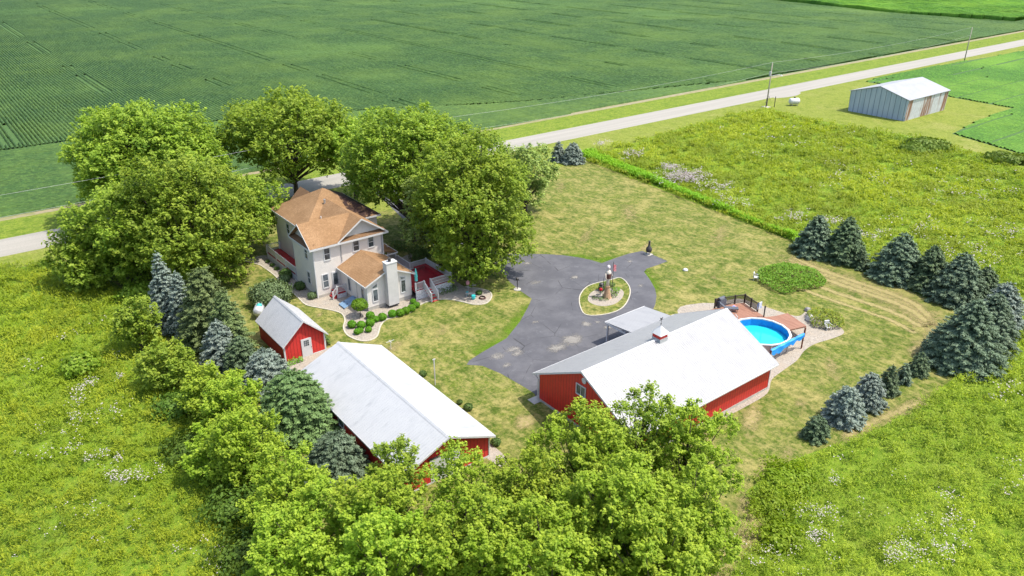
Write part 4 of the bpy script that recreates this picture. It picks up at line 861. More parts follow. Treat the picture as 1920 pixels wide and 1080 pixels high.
S('slimmer blue spruce of the pair, nearer the silvery tree',1047,302,265,17,mat=N_BLUE,group=g4,prof=.7)
g5='evergreens of the left windbreak'
S('tallest slim silver blue spruce at the head of the windbreak',322,612,470,36,mat=N_BLUE,group=g5,prof=.8)
S('pale blue spruce overlapping the tallest one on its right',352,625,508,34,mat=N_BLUE,group=g5,prof=.75)
S('dark olive pine with a rounded top beside the two silver spruces',400,640,498,54,mat=N_CEDAR,group=g5,name='pine_tree',prof=.5,rnd=.25)
S('olive green pine leaning on the small barn roof corner',437,672,545,44,mat=N_CEDAR,group=g5,name='pine_tree',prof=.6,rnd=.25)
S('small blue green spruce nestled between the olive pines',421,690,598,44,mat=N_BLUE,group=g5,prof=.7)
S('low dark pine left of the small barn wall',458,706,630,38,mat=N_DARK,group=g5,name='pine_tree',prof=.55)
S('silvery spruce just in front of the small barn corner',505,730,654,46,mat=N_BLUE,group=g5,prof=.45)
S('large round green pine against the long barn roof',560,812,700,74,mat=N_PINE,group=g5,name='pine_tree',prof=.42,rnd=.22,droop=.05)
S('grey blue spruce beside the near end of the long barn',633,885,812,60,mat=N_GREY,group=g5,prof=.5)
# ------------------------------------------------------------------ near windbreak of broadleaf trees
g6='young maples of the near windbreak'
def Fm(label,tx,ty,h,w,**k):
    k.setdefault('mat',L_FRONT); k.setdefault('dens',1.6); k.setdefault('low',.06); k.setdefault('flat',.8); return T(label,tx,ty,h,w,group=g6,**k)
Fm('thin open sapling alone at the edge of the left meadow',243,560,6.0,36,low=.1,dens=.6,mat=L_MAPLE)
Fm('yellow green bush maple at the meadow side of the dark pines',305,648,4.6,48,mat=L_MAPLE)
Fm('leafy young maple just below the olive pines',385,692,5,50)
Fm('bright young maple left of the round green pine',422,708,6,52)
Fm('tall bright maple below the round green pine',448,772,6.5,66)
Fm('bushy maple at the meadow edge, low on the left',400,808,4.4,54)
Fm('maple with pointed shoots below the grey blue spruce',532,852,7,66)
Fm('low maple at the left bottom of the near trees',560,950,6.5,92)
Fm('spreading maple in front of the end of the long barn, low centre left',705,888,8,80)
Fm('sparse upright sapling rising over the long barn roof',740,818,7.5,46,dens=.45,mat=L_MAPLE,low=.2)
Fm('maple crown whose top meets the red end of the long barn',868,840,8.0,72,dens=.9)
Fm('maple at the bottom edge, third from the left',720,975,8,100)
Fm('maple at the bottom edge below the gap between the barns',880,935,8.5,92)
Fm('full maple crown just below the gap between the two large barns',985,850,8.5,78)
Fm('rounded maple pressing against the red end of the big barn',1100,768,9.5,88)
Fm('airy dark twigged maple rising over the big barn roof edge',1212,724,10,62,dens=.55,mat=L_MAPLE,low=.25)
Fm('dense round maple covering the near corner of the big barn',1300,752,9.5,80)
Fm('wide maple low centre, in front of the big barn maples',1150,880,9.5,98)
Fm('broad maple low right of centre beside the worn footpath',1310,890,8.5,88)
Fm('maple at the bottom edge right of centre',1235,980,8,100)
Fm('maple at the very bottom centre of the picture',1040,980,8.5,100)
# ------------------------------------------------------------------ shrubs near the house
x,y=at(510,572); ball(x,y,2.1,2.7,'large grey green lilac bush between the small barn and the house',L_LILAC,'lilac_bush',leaf=.12,n=5200,lump=.14)
gb='clipped round boxwoods in the gravel bed'
balls=[((1230,915),'ninth'),((1195,940),''),((1157,958),''),((1118,972),''),((1066,978),''),((998,1000),''),((955,1010),''),((917,990),''),((917,1040),''),((855,1055),''),((793,1050),''),((850,1085),''),((905,1080),''),((828,1095),'')]
bl_=['nearest the red stairs','second from the red stairs','third from the red stairs','fourth from the red stairs','fifth from the red stairs, before the gap','sixth from the red stairs, just past the gap','small one between two larger beside the topiary','tucked right of the topiary tree','big one below the topiary tree','middle one in front of the topiary tree','leftmost one, beside the curved path edge','at the tip of the bed, left of two small ones','at the tip of the bed, nearest the lawn','lowest in the bed']
for (p,_),l in zip(balls,bl_):
    x,y=at(*Z1((p[0],p[1]+8))[0]); r={0:.38,6:.38,11:.33,12:.36,13:.36}.get(bl_.index(l),.48)
    ball(x,y,r,r*1.7,'round green boxwood, '+l,group=gb,leaf=.055,lump=.03)
x,y=at(*Z1((1205,895))[0]); ball(x,y,.33,.55,'round green boxwood half hidden behind the first by the stairs',group=gb,leaf=.055,lump=.03)
x,y=at(*Z1((850,985))[0]); ball(x,y,.85,1.2,'bright lime topiary tree on a thin stem at the end of the bed',L_LIME,'topiary_tree',leaf=.09,stem=.9,cat='tree',lump=.08)
for (a,l,r,mt) in (((442,800),'dark green mounded shrub against the foundation of the house',.62,L_DARK),((525,862),'loose pale green shrub at the house corner by the path',.5,L_LILAC),((350,725),'dark shrub at the end of the veranda skirt',.75,L_DARK),((340,752),'grey leaved shrub below the veranda near the lilac',.6,L_LILAC)):
    x,y=at(*Z1(a)[0]); ball(x,y,r,r*1.5,l,mt,'foundation_shrub',leaf=.09,lump=.12)
for i,(a) in enumerate(((225,620),(255,645),(285,668),(320,695))):
    x,y=at(*Z1(a)[0]); ball(x,y,.28,.35,'small dark tuft planted in the veranda bed, '+['farthest of four','second farthest of four','second nearest of four','nearest of four'][i],L_DARK,'bedding_plant',leaf=.07,group='tufts in the veranda bed',lump=.15)
# hedge right of the house, clipped box form with leaves
def hedge(pts,w,h,label,mat,name='hedge',cat='hedge',leaf=.11,den=70):
    P=[];Nn=[]
    pts=[np.array(p,float) for p in pts]
    for a,b in zip(pts,pts[1:]):
        L=np.linalg.norm(b-a); d=(b-a)/L; q=np.array([-d[1],d[0]]); n=int(L*(w+2*h)*den)
        t=RS.rand(n)*L; u=RS.rand(n)*(w+2*h)-h-w/2; off=np.clip(u,-w/2,w/2); z=np.where(np.abs(u)>w/2,h-(np.abs(u)-w/2),h)
        xy=a+np.outer(t,d)+np.outer(off+RS.normal(0,.05,n),q); P.append(np.column_stack([xy,np.maximum(z+RS.normal(0,.06,n),.03)]))
        Nn.append(np.column_stack([np.outer(np.sign(u)*(np.abs(u)>w/2)*.9,q),np.full(n,.6)])+RS.normal(0,.4,(n,3)))
    P=np.vstack(P); V,F=leafquads(P,np.vstack(Nn),leaf*RS.uniform(.7,1.2,len(P)),.65)
    c=P.mean(0); root=empty(name,(c[0],c[1],0),label,cat); fastmesh('foliage',V,F,mat,(c[0],c[1],0),np.clip(RS.normal(.4,.2,len(P)),0,1),root)
    m=MB(); 
    for a,b in zip(pts,pts[1:]):
        n=max(2,int(np.linalg.norm(b-a)/.6))
        for i in range(n+1): p=a+(b-a)*i/n; m.tube([(p[0],p[1],0),(p[0],p[1],h*.85)],[.05,.02],5)
    m.build('stem',BARK,root); return root
hedge([at(*Z1((1190,610))[0]),at(*Z1((1480,530))[0])],1.1,1.0,'dark clipped hedge running from the deck corner under the maples',L_DARK)
hedge([at(*Z1((1080,520))[0]),at(*Z1((1330,575))[0])],1.0,.9,'dark clipped hedge beside the veranda steps on the shaded lawn',L_DARK)
hedge([at(*Z1((1380,830))[0]),at(*Z1((1490,800))[0])],.9,.5,'low green planting at the foot of the deck lattice',L_DARK,'border_planting','shrub',leaf=.09)
hedge([(22.9,66.5),(24.7,66.5)],.6,.35,'yellow green hosta border under the small barn door wall',L_LIME,'hosta_border','plant',leaf=.1)
hedge([(27.9,67.6),(28.2,69.4)],.7,.8,'dark green shrub row against the right side of the small barn',L_DARK,'border_shrub','shrub')
for a,r,l in (((793,705),.35,'farthest small shrub in the strip beside the long barn'),((878,768),.4,'nearest round shrub in the strip beside the long barn'),((862,757),.25,'tiny shrub above the nearest one beside the long barn'),((930,834),.4,'dark shrub at the near corner of the long barn')):
    x,y=at(*a); ball(x,y,r,r*1.5,l,L_DARK,'border_shrub',leaf=.08)
# ------------------------------------------------------------------ round planting and pool planting
def mound(pxpoly,h,label,mat,name,den=30,leaf=.14,cat='plant',seed=1,z0=.25):
    P=smoothpoly(px(*pxpoly),4); a=np.array(P); lo_,hi_=a.min(0),a.max(0); n=int((hi_-lo_).prod()*den); r=np.random.RandomState(seed)
    x=r.uniform(lo_[0],hi_[0],n); y=r.uniform(lo_[1],hi_[1],n); k=inpoly(x,y,P); x,y=x[k],y[k]; c=a.mean(0)
    rad=np.hypot((x-c[0])/(hi_[0]-lo_[0])*2,(y-c[1])/(hi_[1]-lo_[1])*2); hh=h*np.sqrt(np.clip(1.15-rad**2,.12,1))*(.7+.6*vnoise(x,y,.9,seed)); z=hh*(.5+.5*r.rand(len(x)))
    V,F=leafquads(np.column_stack([x,y,z]),np.column_stack([r.normal(0,.4,len(x)),r.normal(0,.4,len(x)),np.full(len(x),.7)]),leaf*r.uniform(.7,1.3,len(x)),.5,np.column_stack([r.normal(0,.5,len(x)),r.normal(0,.5,len(x)),np.full(len(x),.6)]))
    root=empty(name,(c[0],c[1],0),label,cat); fastmesh('foliage',V,F,mat,(c[0],c[1],0),np.clip(r.normal(.45,.25,len(x)),0,1),root)
    m=MB()
    for i in range(0,min(len(x),200),8): m.tube([(c[0],c[1],0),(x[i]*.6+c[0]*.4,y[i]*.6+c[1]*.4,max(z[i]*.5,.05)),(x[i],y[i],max(z[i]*.9,.06))],[.02,.015,.01],4)
    m.build('stem',BARK,root); return root
mound([(1420,515),(1430,505),(1460,497),(1495,499),(1530,512),(1548,528),(1540,540),(1500,548),(1475,553),(1445,545),(1422,530)],1.1,'round island bed of bright green perennials on the lawn beyond the pool',L_LIME,'perennial_bed',90,.13)
mound([(1512,590),(1530,580),(1555,585),(1575,600),(1582,615),(1560,620),(1540,618),(1520,612)],.9,'mixed yellow green perennials on the gravel at the end of the pool',leafmat('mixed_leaf',(.16,.27,.02),(.38,.38,.04),(.14,.2,.04),.3,2),'perennial_clump',90,.13,seed=3)
mound([(1127,561),(1130,556),(1145,556),(1137,565),(1112,563),(1112,556)],.35,'low green clump on the near side of the island gravel',L_LILAC,'island_plant',90,.09,seed=5)
mound([(1142,556),(1150,541),(1160,540),(1163,548),(1157,558),(1148,560)],.6,'yellow green clump at the right of the island statue',L_LIME,'island_plant',90,.09,seed=6)
mound([(1122,545),(1128,538),(1150,534),(1152,542),(1135,546),(1127,552)],.9,'dark leafy shrub behind the island statue',L_DARK,'island_shrub',120,.1,seed=7)
# ------------------------------------------------------------------ the meadow (nobody could count it)
def meadow(name,poly,label,mat,k=1.0,seed=1,hs=(.35,1.15),maxn=60000,c0=.0019,flat=False):
    r=np.random.RandomState(seed); a=np.array(poly); lo_,hi_=a.min(0),a.max(0)
    dens0=4.8*k; A=(hi_-lo_).prod(); n=int(A*dens0); x=r.uniform(lo_[0],hi_[0],n); y=r.uniform(lo_[1],hi_[1],n)
    d=np.sqrt(x*x+y*y+CH*CH); keep=inpoly(x,y,poly)&(r.rand(n)<np.clip((58/d)**1.7,0,1)); x,y,d=x[keep],y[keep],d[keep]
    hh=hs[0]+(hs[1]-hs[0])*(.25+.4*vnoise(x,y,6,seed)+.18*vnoise(x,y,1.6,seed+1)); hh*=.75+.5*r.rand(len(x))
    tv=np.clip(-.05+.35*vnoise(x,y,2.4,seed+2)+.50*vnoise(x,y,11,seed+5)+.45*r.rand(len(x)),0,1); hh=hh*np.where(vnoise(x,y,3.1,seed+7)>.72,1.35,1.0)*np.where(vnoise(x,y,4.3,seed+8)<.2,.5,1.0)
    per=22; j=np.repeat(np.arange(len(x)),per); nn=len(j); sz=np.clip(d*c0,.11,.5)[j]
    t=r.rand(nn)**.7
    P=np.column_stack([x[j]+r.normal(0,1,nn)*sz*1.5,y[j]+r.normal(0,1,nn)*sz*1.5,hh[j]*(.15+.85*t)])
    N_=np.column_stack([r.normal(.1,.45,nn),r.normal(-.1,.45,nn),np.full(nn,.62)]); D_=np.column_stack([r.normal(0,.5,nn),r.normal(0,.5,nn),np.full(nn,1.1)])
    V,F=leafquads(P,N_,sz*r.uniform(.6,1.35,nn),.27,D_)
    o=fastmesh(name,V,F,mat,(0,0,0),np.clip(tv[j]+.2*(t-.5)+r.normal(0,.1,nn),0,1)); tag(o,label,'meadow',kind='stuff'); return x,y,hh
MEL=leafmat('meadow_leaf',(.09,.185,.010),(.42,.48,.030),(.24,.36,.016),.45,.10)
MEB=leafmat('meadow_leaf_mixed',(.10,.20,.012),(.40,.47,.035),(.24,.30,.03),.45,.09)
pL=[(-20,112)]+px((0,500),(120,495),(210,540),(275,595),(335,680),(420,770),(470,850),(560,980),(640,1120),(640,1300),(-300,1300))+[(-45,60)]
pR1=px((1555,842),(1650,810),(1745,750),(1800,712),(1880,690),(1905,560),(1990,540))+[(130,20),(75,-12)]+px((1900,1300),(1330,1300),(1340,1090),(1390,1010),(1410,930),(1475,875))
pR2=px((1090,288),(1100,302),(1290,376),(1480,450),(1560,480),(1640,510),(1720,530),(1800,560),(1860,530),(1905,560),(1990,540))+[(170,45)]+px((2100,375),(1900,310),(1750,266),(1640,246),(1545,231),(1440,206),(1380,215),(1250,251))
meadow('meadow_left',pL,'yellow green weedy meadow filling the left foreground',MEL,1.25,21)
meadow('meadow_near_right',pR1,'tangled weedy meadow in the lower right corner',MEB,1.25,31,(.4,1.5))
meadow('meadow_far_right',pR2,'wide flowering meadow between the spruce row and the metal shed',MEB,1.1,41,(.35,1.1))
# tall grass border along the lawn
tb=px((1090,292),(1280,366),(1480,447),(1520,470),(1500,452),(1400,413),(1280,360),(1180,318),(1105,286))
meadow('tall_grass',tb,'bright green tall grass border along the edge of the back lawn',leafmat('border_grass',(.16,.35,.012),(.26,.45,.02),(.2,.4,.02),.35,.3),14,51,(.7,.95),c0=.0016)
# white blossom in drifts
FLW=leafmat('pale_blossom',(.36,.32,.31),(.46,.42,.39),(.42,.35,.37),.2,1)
def drift(name,spots,label,seed,size=.08):
    r=np.random.RandomState(seed); P=[]
    for (cx_,cy_,rx_,ry_,n) in spots:
        X,Y=at(cx_,cy_,.9); rr=wm(rx_,X,Y); ns=max(3,n//7)
        cc=np.column_stack([r.normal(0,rr*.5,ns),r.normal(0,rr*.5*ry_,ns)]); q=cc[r.randint(0,ns,n)]+r.normal(0,.16+rr*.04,(n,2))
        P.append(np.column_stack([X+q[:,0],Y+q[:,1],r.uniform(.75,1.35,n)]))
    P=np.vstack(P); d=np.sqrt(P[:,0]**2+P[:,1]**2+CH*CH)
    V,F=leafquads(P,np.column_stack([r.normal(0,.3,len(P)),r.normal(0,.3,len(P)),np.ones(len(P))]),np.clip(d*.00085,size*.6,.25)*r.uniform(.6,1.3,len(P)),.9)
    tag(fastmesh(name,V,F,FLW,(0,0,0),r.rand(len(P))),label,'flowers',kind='stuff')
drift('wild_flowers',[(1285,330,44,.8,1500),(1255,312,22,.8,350),(1180,288,40,.6,220),(1350,350,45,.8,260),(1370,378,30,.8,160),(1130,268,30,.5,120),(1490,405,35,.7,160),(1560,412,30,.7,120),(1620,440,45,.7,160),(1700,430,90,.7,160),(1830,470,80,.7,200),(1880,430,50,.7,120),(1500,260,160,.6,160),(1600,330,150,.6,160),(1800,350,120,.7,160)],'pale pink and white wild flowers drifting through the far right meadow',61)
drift('wild_flowers',[(150,730,14,1,60),(146,752,14,1,60),(170,720,14,1,60),(235,895,26,.7,110),(215,890,16,.8,60),(175,855,16,.8,60),(222,855,10,1,40),(300,882,8,1,30),(268,895,8,1,30),(140,785,14,1,40),(230,705,12,1,40),(195,775,50,1,90),(110,690,60,1,60),(150,960,120,.8,70),(60,860,90,.8,90),(190,610,90,.8,60),(400,1040,60,.8,60)],'white wild flowers scattered in the left foreground meadow',62)
drift('wild_flowers',[(1700,1030,36,.7,150),(1680,1040,22,.8,120),(1540,1000,22,.8,80),(1565,900,10,.9,50),(1520,960,26,.8,90),(1550,960,16,.8,50),(1525,1005,16,.8,50),(1795,985,24,.9,70),(1770,1030,26,.7,90),(1760,1005,40,.8,60),(1780,930,26,.8,50),(1450,1050,50,.8,110),(1380,1010,30,.8,60),(1880,740,45,.6,70),(1900,905,50,.8,60),(1620,960,120,1,120)],'white wild flowers scattered through the lower right meadow',63)
# bushes at the meadow edges
gm='bushes in the meadows'
for a,r,h,l,mt in (((155,700),1.5,1.7,'dark round bush alone in the left meadow',L_MAPLE),((1740,277),2.8,1.3,'dark olive bush patch in the meadow below the metal shed',L_OLIVE),((1712,283),2.0,1.0,'smaller olive bush beside the patch below the metal shed',L_OLIVE),((1885,303),2.4,1.2,'dark bush at the right edge of the far meadow',L_OLIVE),((1475,905),1.9,.8,'low leafy brush mound at the lawn edge above the footpath',L_FRONT),((1445,955),1.4,.8,'brush mound right beside the worn footpath',L_FRONT),((1465,1015),1.4,.8,'brush mound low right of the footpath',L_FRONT),((330,770),1.7,1.2,'dark undergrowth mound under the windbreak, upper',L_UNDER),((360,850),1.9,1.2,'dark undergrowth mound under the windbreak, middle',L_UNDER),((440,960),2.0,1.4,'dark undergrowth mound under the windbreak, lower',L_UNDER),((470,1050),2.2,1.4,'dark undergrowth mound at the bottom of the windbreak',L_UNDER),((265,560),1.8,1.4,'green undergrowth mound at the foot of the tallest spruce',L_MAPLE)):
    x,y=at(*a); ball(x,y,r,h,l,mt,'bush',leaf=max(.13,dist(x,y)*.002),group=gm,lump=.3,n=int(r*r*560),up=.5)
# ------------------------------------------------------------------ utility poles and wires
POLE=simple('weathered_pole',(.36,.31,.26),(.28,.24,.2),2,.9)
pp=[(-54.5,111.5),(54.5,111.5),(163.6,110.5),(272.5,113.2)]
pn=['wooden utility pole beyond the left end of the grove','wooden utility pole inside the grove near the road','nearer wooden utility pole with a short street lamp arm','farther plain wooden utility pole at the right']
tops=[]
for (x,y),l in zip(pp,pn):
    h=10.3; t=empty('utility_pole',(x,y,0),l,'utility pole','wooden utility poles along the road')
    MB().tube([(x,y,-.1),(x+.05,y,h)],[.17,.11],9).build('pole',POLE,t,smooth=True)
    m=MB().tube([(x+.05,y,h),(x+.05,y,h+.22)],[.05,.07],8); m.tube([(x+.15,y,h-2.2),(x+.15,y,h-2.0)],.06,8); m.build('insulator',WHITE,t)
    if x==163.6:
        MB().tube([(x,y,h-3.0),(x+1.4,y-.9,h-2.7),(x+2.3,y-1.4,h-2.8)],.05,6).build('lamp_arm',WHITE,t); MB().lathe((x+2.3,y-1.4,h-3.0),[(.05,.22),(.22,.12),(.26,0)][::-1],10).build('lamp',WHITE,t)
        MB().tube([(x-.32,y,h-2.9),(x-.32,y,h-1.9)],.25,12).build('transformer',simple('transformer_grey',(.42,.43,.44),None,3,.5),t)
    else: MB().bar((x-.25,y,h-2),(x+.3,y,h-2),.08,.08).build('bracket',POLE,t)
WIRE=simple('aluminium_wire',(.42,.43,.42),None,2,.5)
m=MB()
for (a,b) in zip(pp,pp[1:]):
    for hz_,sag in ((10.5,1.0),(8.1,1.4)):
        P=[(a[0]+(b[0]-a[0])*t,a[1]+(b[1]-a[1])*t,hz_-4*sag*t*(1-t)) for t in np.linspace(0,1,22)]; m.tube(P,.016,5,cap=False)
tag(m.build('overhead_wire',WIRE,org=(54.5,111.5,8)),'two thin overhead wires strung along the road between the poles','wire')
# well pump beside the pole
x,y=at(1436,202); t=empty('well_pump',(x,y,0),'rusty hand pump on a pale slab at the foot of the nearer utility pole','pump')
MB().box(x-.8,y-.8,0,x+.8,y+.8,.25).build('slab',CONC,t); MB().tube([(x,y,.25),(x,y,1.6),(x,y,2.3)],[.14,.12,.16],9).tube([(x,y,1.5),(x-.6,y,1.35)],.07,7).build('body',DARK,t); MB().tube([(x,y,2.2),(x+.7,y,2.6),(x+1.3,y,1.7)],.05,6).build('handle',DARK,t)
for dx,dy,hh in ((2.0,-.6,2.2),(1.4,.8,1.4)):
    pass
MB().tube([(x+1.9,y-1,0),(x+1.9,y-1,2.6)],.09,7).build('standpipe',DARK,t)
# propane tanks
def tank(x,y,L,r,ang,label,mat,z=.35):
    t=empty('propane_tank',(x,y,0),label,'tank'); d=np.array([math.cos(ang),math.sin(ang),0]); c_=np.array([x,y,z+r]); ts=np.array([-1,-.97,-.88,-.75,.75,.88,.97,1]); rr=[.02,.45,.8,1,1,.8,.45,.02]
    MB().tube([c_+d*L/2*q for q in ts],[max(.02,r*q) for q in rr],18).build('tank_body',mat,t,smooth=True)
    for s_ in (-.5,.5):
        p=c_+d*L/2*s_; n_=np.array([-d[1],d[0],0]); m=MB().bar(p+n_*r*.7-(0,0,r*.9),p-n_*r*.7-(0,0,r*.9),.14,.12)
        for s2 in (-.6,.6): m.box(p[0]+n_[0]*r*s2-.06,p[1]+n_[1]*r*s2-.06,0,p[0]+n_[0]*r*s2+.06,p[1]+n_[1]*r*s2+.06,z+r*.15)
        m.build('leg',CONC,t)
    return t,c_
SILV=simple('silver_paint',(.62,.63,.64),(.5,.51,.53),3,.35,.3)
x,y=at(1488,198); t,c_=tank(x,y,2.7,.74,math.radians(-28),'big white propane tank lying on the mown grass by the far road',WHITE); MB().tube([c_+(0,0,.7),c_+(0,0,1.0)],.2,10).build('valve_hood',DARK,t)
x,y=at(488,592); t,c_=tank(x,y,2.4,.55,math.radians(60),'silver propane tank with a teal cap behind the small barn',SILV); MB().lathe((c_[0],c_[1]-.2,c_[2]+.42),[(.3,0),(.3,.15),(.15,.27),(.02,.3)],12).build('valve_hood',simple('teal_plastic',(.05,.45,.42),None,3,.5),t)
# ------------------------------------------------------------------ island statue and garden objects
x,y=at(1138,558); t=empty('carved_statue',(x,y,0),'tall carved wooden figure with white cap and red flag on the driveway island','statue')
CARV=simple('carved_wood',(.42,.27,.16),(.30,.18,.10),6,.8,bs=.5); CRM=simple('cream_paint',(.62,.55,.46),None,5,.7); REDP=simple('flag_red',(.5,.05,.07),(.6,.35,.36),5,.7)
MB().lathe((x,y,0),[(.62,0),(.5,.15),(.38,.6),(.25,1.3),(.3,1.5)],12).build('stump_base',CARV,t)
MB().lathe((x,y,1.5),[(.2,0),(.18,.8),(.26,1.3),(.34,1.7),(.3,1.95),(.12,2.1),(.11,2.2)],12).build('figure_body',CRM,t,smooth=True)
MB().lathe((x,y,2.55),[(.35,0),(.36,.35),(.34,.6)],12).build('vest',simple('brown_vest',(.10,.04,.03),None,5,.8),t)
MB().lathe((x,y,3.7),[(.06,0),(.19,.08),(.22,.24),(.16,.42),(.05,.5)],12).build('head',simple('white_cap',(.7,.62,.62),None,5,.6),t,smooth=True)
MB().tube([(x+.33,y-.1,3.2),(x+.48,y-.2,2.7),(x+.42,y-.32,2.5)],[.09,.07,.06],7).tube([(x-.33,y+.05,3.2),(x-.45,y-.05,2.75),(x-.4,y-.2,2.5)],[.09,.07,.06],7).build('arm',CRM,t,smooth=True)
MB().tube([(x+.45,y-.32,.2),(x+.45,y-.32,4.6)],.035,6).build('pole',DARK,t)
MB().ext([(x+.47,y-.33,4.3),(x+.8,y-.42,4.1),(x+.85,y-.42,3.3),(x+.6,y-.36,3.35),(x+.47,y-.33,3.5)],(.01,.03,0)).build('flag',REDP,t)
for q,lab in (((-.6,0.1),'a'),((.62,.25),'b')): MB().tube([(x+q[0],y+q[1],0),(x+q[0],y+q[1],2.7),(x+q[0]*.6,y+q[1],2.95),(x+q[0]*.3,y+q[1],2.75)],.028,6).build('hook_stand',DARK,t)
x,y=at(1126,553); m=MB().lathe((x,y,0),[(.2,0),(.12,.1),(.08,.4),(.16,.5),(.02,.52)],10); g=empty('gazing_ball',(x,y,0),'red glass gazing ball on a stand beside the island statue','garden ornament'); m.build('stand',CONC,g); MB().lathe((x,y,.5),[(.02,0),(.17,.07),(.23,.22),(.17,.37),(.02,.44)],14).build('globe',simple('red_glass',(.5,.01,.02),None,2,.15),g,smooth=True)
x,y=at(1127,545); tag(MB().lathe((x,y,0),[(.3,0),(.36,.3),(.3,.7),(.15,.8),(.3,.95),(.05,1.1)],12).build('black_urn',DARK),'black urn in the shade at the left of the island statue','urn')
# chiminea
x,y=at(1216,477); t=empty('chiminea',(x,y,0),'black cast iron chiminea at the far tip of the asphalt drive','chiminea')
MB().lathe((x,y,.3),[(.12,0),(.36,.12),(.43,.4),(.34,.7),(.16,.9),(.12,1.5),(.17,1.62)],14).build('body',DARK,t,smooth=True)
for i in range(3): a=i*2.09; MB().tube([(x+.15*math.cos(a),y+.15*math.sin(a),.42),(x+.4*math.cos(a),y+.4*math.sin(a),0)],.04,6).build('leg',DARK,t)
MB().box(x-.45,y-.45,.013,x+.45,y+.45,.05).build('slab',CONC,t)
# drive lamp
x,y=at(970,543); t=empty('drive_lamp',(x,y,0),'short black lamp post on a round pale base by the driveway edge','lamp')
MB().lathe((x,y,0),[(.45,0),(.45,.08),(.3,.1)],14).build('base',CONC,t); MB().tube([(x,y,.1),(x,y,1.25)],.05,8).build('post',DARK,t); l=MB().box(x-.12,y-.12,1.25,x+.12,y+.12,1.5).build('lantern',DARK,t); MB().add([(x-.17,y-.17,1.5),(x+.17,y-.17,1.5),(x+.17,y+.17,1.5),(x-.17,y+.17,1.5),(x,y,1.68)],[(0,3,2,1),(0,1,4),(1,2,4),(2,3,4),(3,0,4)]).build('cap',DARK,l)
# lawn light cover
x,y=at(1285,507); tag(MB().lathe((x,y,0),[(.35,0),(.33,.12),(.2,.24),(.02,.3)],12).build('well_cover',WHITE,smooth=True),'small white dome shaped cover on the open lawn','cover')
# clothes pole by long barn
x,y=at(816,722); t=empty('white_pole',(x,y,0),'thin white pole standing in the strip beside the long barn','pole'); MB().tube([(x,y,0),(x,y,2.9)],.05,8).build('shaft',WHITE,t); MB().bar((x-.15,y,2.85),(x+.15,y,2.85),.06,.06).build('arm',WHITE,t)
x,y=at(733,655); t=empty('antenna',(x,y,0),'small white bracket antenna behind the long barn ridge','antenna'); MB().tube([(x,y,0),(x,y,.9)],.03,6).build('mast',WHITE,t); MB().bar((x-.4,y+.1,.9),(x+.4,y-.1,1.05),.05,.04).bar((x,y-.3,.95),(x,y+.3,.95),.04,.04).build('crossbar',WHITE,t)
# white chairs
def chair(x,y,rz,label):
    t=empty('lawn_chair',(x,y,0),label,'chair','white plastic lawn chairs'); c,s=math.cos(rz),math.sin(rz); Q=lambda a,b,z:(x+a*c-b*s,y+a*s+b*c,z)
    MB().slab([Q(-.28,-.28,.42),Q(.28,-.28,.42),Q(.28,.28,.42),Q(-.28,.28,.42)],.05).build('seat',WHITE,t)
    MB().slab([Q(-.28,.24,.98),Q(.28,.24,.98),Q(.28,.36,.99),Q(-.28,.36,.99)],.55).build('backrest',WHITE,t)
    for a in (-.25,.25):
        for b in (-.25,.25): MB().bar(Q(a,b,0),Q(a,b,.37),.05,.05).build('leg',WHITE,t)
        MB().bar(Q(a*1.2,-.25,.66),Q(a*1.2,.3,.68),.06,.04).build('armrest',WHITE,t)
chair(*at(1417,525),.6,'white lawn chair at the left edge of the round perennial bed')
chair(*at(1551,618),-.4,'white lawn chair on the gravel beside the pool perennials')
x,y=at(1519,601); tag(MB().lathe((x,y,0),[(.5,0),(.58,.2),(.42,.5),(.12,.7)],7).build('boulder',simple('pale_rock',(.5,.48,.45),(.38,.36,.33),4,.9,bs=.6)),'pale boulder at the left of the pool perennials','rock')
x,y=at(1514,583); tag(MB().lathe((x,y,0),[(.35,0),(.4,.15),(.3,.35),(.08,.45)],7).build('boulder',simple('dark_rock',(.12,.11,.11),(.3,.29,.28),4,.9,bs=.6)),'dark boulder at the top corner of the pool gravel','rock')
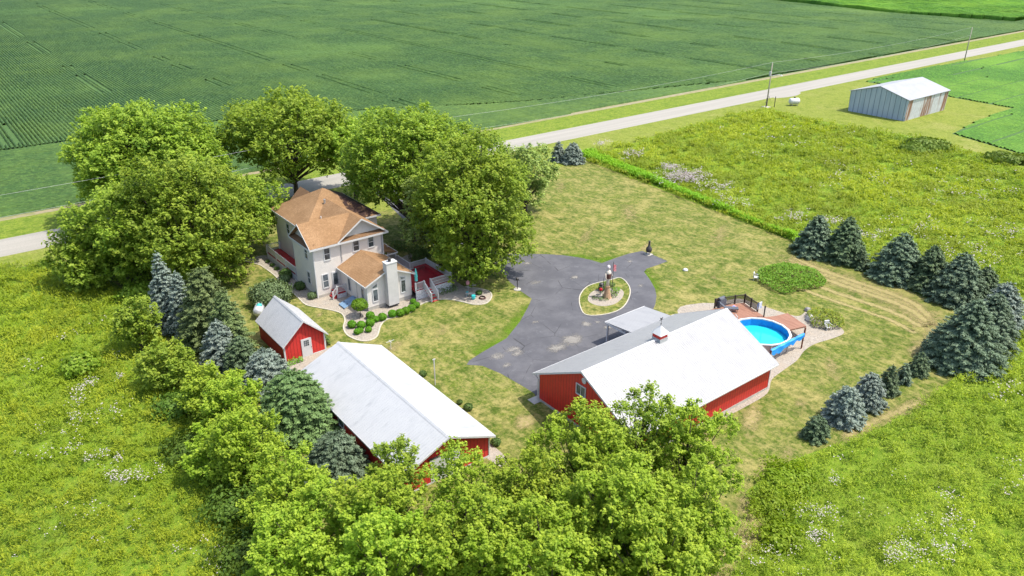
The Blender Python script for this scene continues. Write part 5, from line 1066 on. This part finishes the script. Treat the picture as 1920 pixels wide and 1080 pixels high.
# rock garden ornaments right of the deck
TEAL=simple('teal_ceramic',(.03,.38,.40),(.05,.48,.47),4,.35); PINK=simple('pink_paint',(.62,.28,.30),None,4,.6)
x,y=at(*Z1((1577,822))[0]); t=empty('bird_feeder',(x,y,0),'pink topped bird feeder pole in the gravel right of the deck','bird feeder'); MB().tube([(x,y,0),(x,y,1.2)],.03,6).build('pole',GREYT,t); MB().lathe((x,y,1.1),[(.24,0),(.24,.25),(.28,.28),(.05,.5)],12).build('feeder',PINK,t)
x,y=at(*Z1((1612,868))[0]); tag(MB().lathe((x,y,0),[(.16,0),(.26,.25),(.24,.45),(.28,.5)],12).build('teal_pot',TEAL),'teal glazed pot on the gravel beside the coiled hose','pot')
x,y=at(*Z1((1570,842))[0]); tag(MB().lathe((x,y,0),[(.12,0),(.17,.2),(.14,.42),(.17,.46)],10).build('small_teal_pot',TEAL),'smaller teal pot at the foot of the pink bird feeder','pot')
x,y=at(*Z1((1590,850))[0]); t=empty('garden_bench',(x,y,0),'little grey white plank seat among the ornaments right of the deck','bench'); MB().bar((x-.45,y+.35,.42),(x+.45,y-.35,.42),.35,.06).build('seat',GREYT,t); MB().box(x-.4,y+.2,0,x-.3,y+.35,.4).build('leg',GREYT,t); MB().box(x+.3,y-.35,0,x+.4,y-.2,.4).build('leg',GREYT,t)
x,y=at(*Z1((1672,862))[0]); m=MB()
for i in range(4): m.tube([(x+(.42-.03*i)*math.cos(a),y+(.42-.03*i)*math.sin(a),.05+.045*i) for a in np.linspace(0,2*math.pi,20)],.028,6)
tag(m.build('garden_hose',simple('brown_hose',(.09,.04,.03),None,4,.6)),'coiled brown garden hose near the tip of the gravel bed','hose')
x,y=at(*Z1((1650,835))[0]); ball(x,y,.35,.5,'small dark plant beside the coiled hose',L_DARK,'gravel_plant',leaf=.08,cat='plant')
# patio umbrella folded + pots on deck
x,y=41.55,71.9; t=empty('patio_umbrella',(x,y,DZ),'folded turquoise patio umbrella standing by the room corner on the red deck','umbrella'); MB().tube([(x,y,DZ),(x,y,DZ+2.6)],.025,6).build('pole',DARK,t); MB().lathe((x,y,DZ+1.0),[(.2,0),(.16,.5),(.22,.55),(.14,1.1),(.03,1.6)],10).build('canopy',simple('turquoise_cloth',(.12,.55,.50),(.08,.42,.40),4,.8),t); MB().lathe((x,y,DZ),[(.28,0),(.26,.08),(.05,.1)],12).build('base',DARK,t)
# stepping slab rows beside house path
for i,(a) in enumerate(((1380,540),)):
    pass
# power cable across the front path handled as hose; hook lamp at house right corner
x,y=41.9,80.2; t=empty('goose_neck_pole',(x,y,DZ),'thin curved white hanger pole at the right corner of the house','pole'); MB().tube([(x,y,DZ),(x,y,DZ+2.7),(x+.3,y,DZ+3.0),(x+.6,y,DZ+2.6)],.025,6).build('shaft',WHITE,t); MB().lathe((x+.6,y,DZ+2.35),[(.08,0),(.1,.15),(.02,.24)],8).build('hook_basket',GREYT,t)
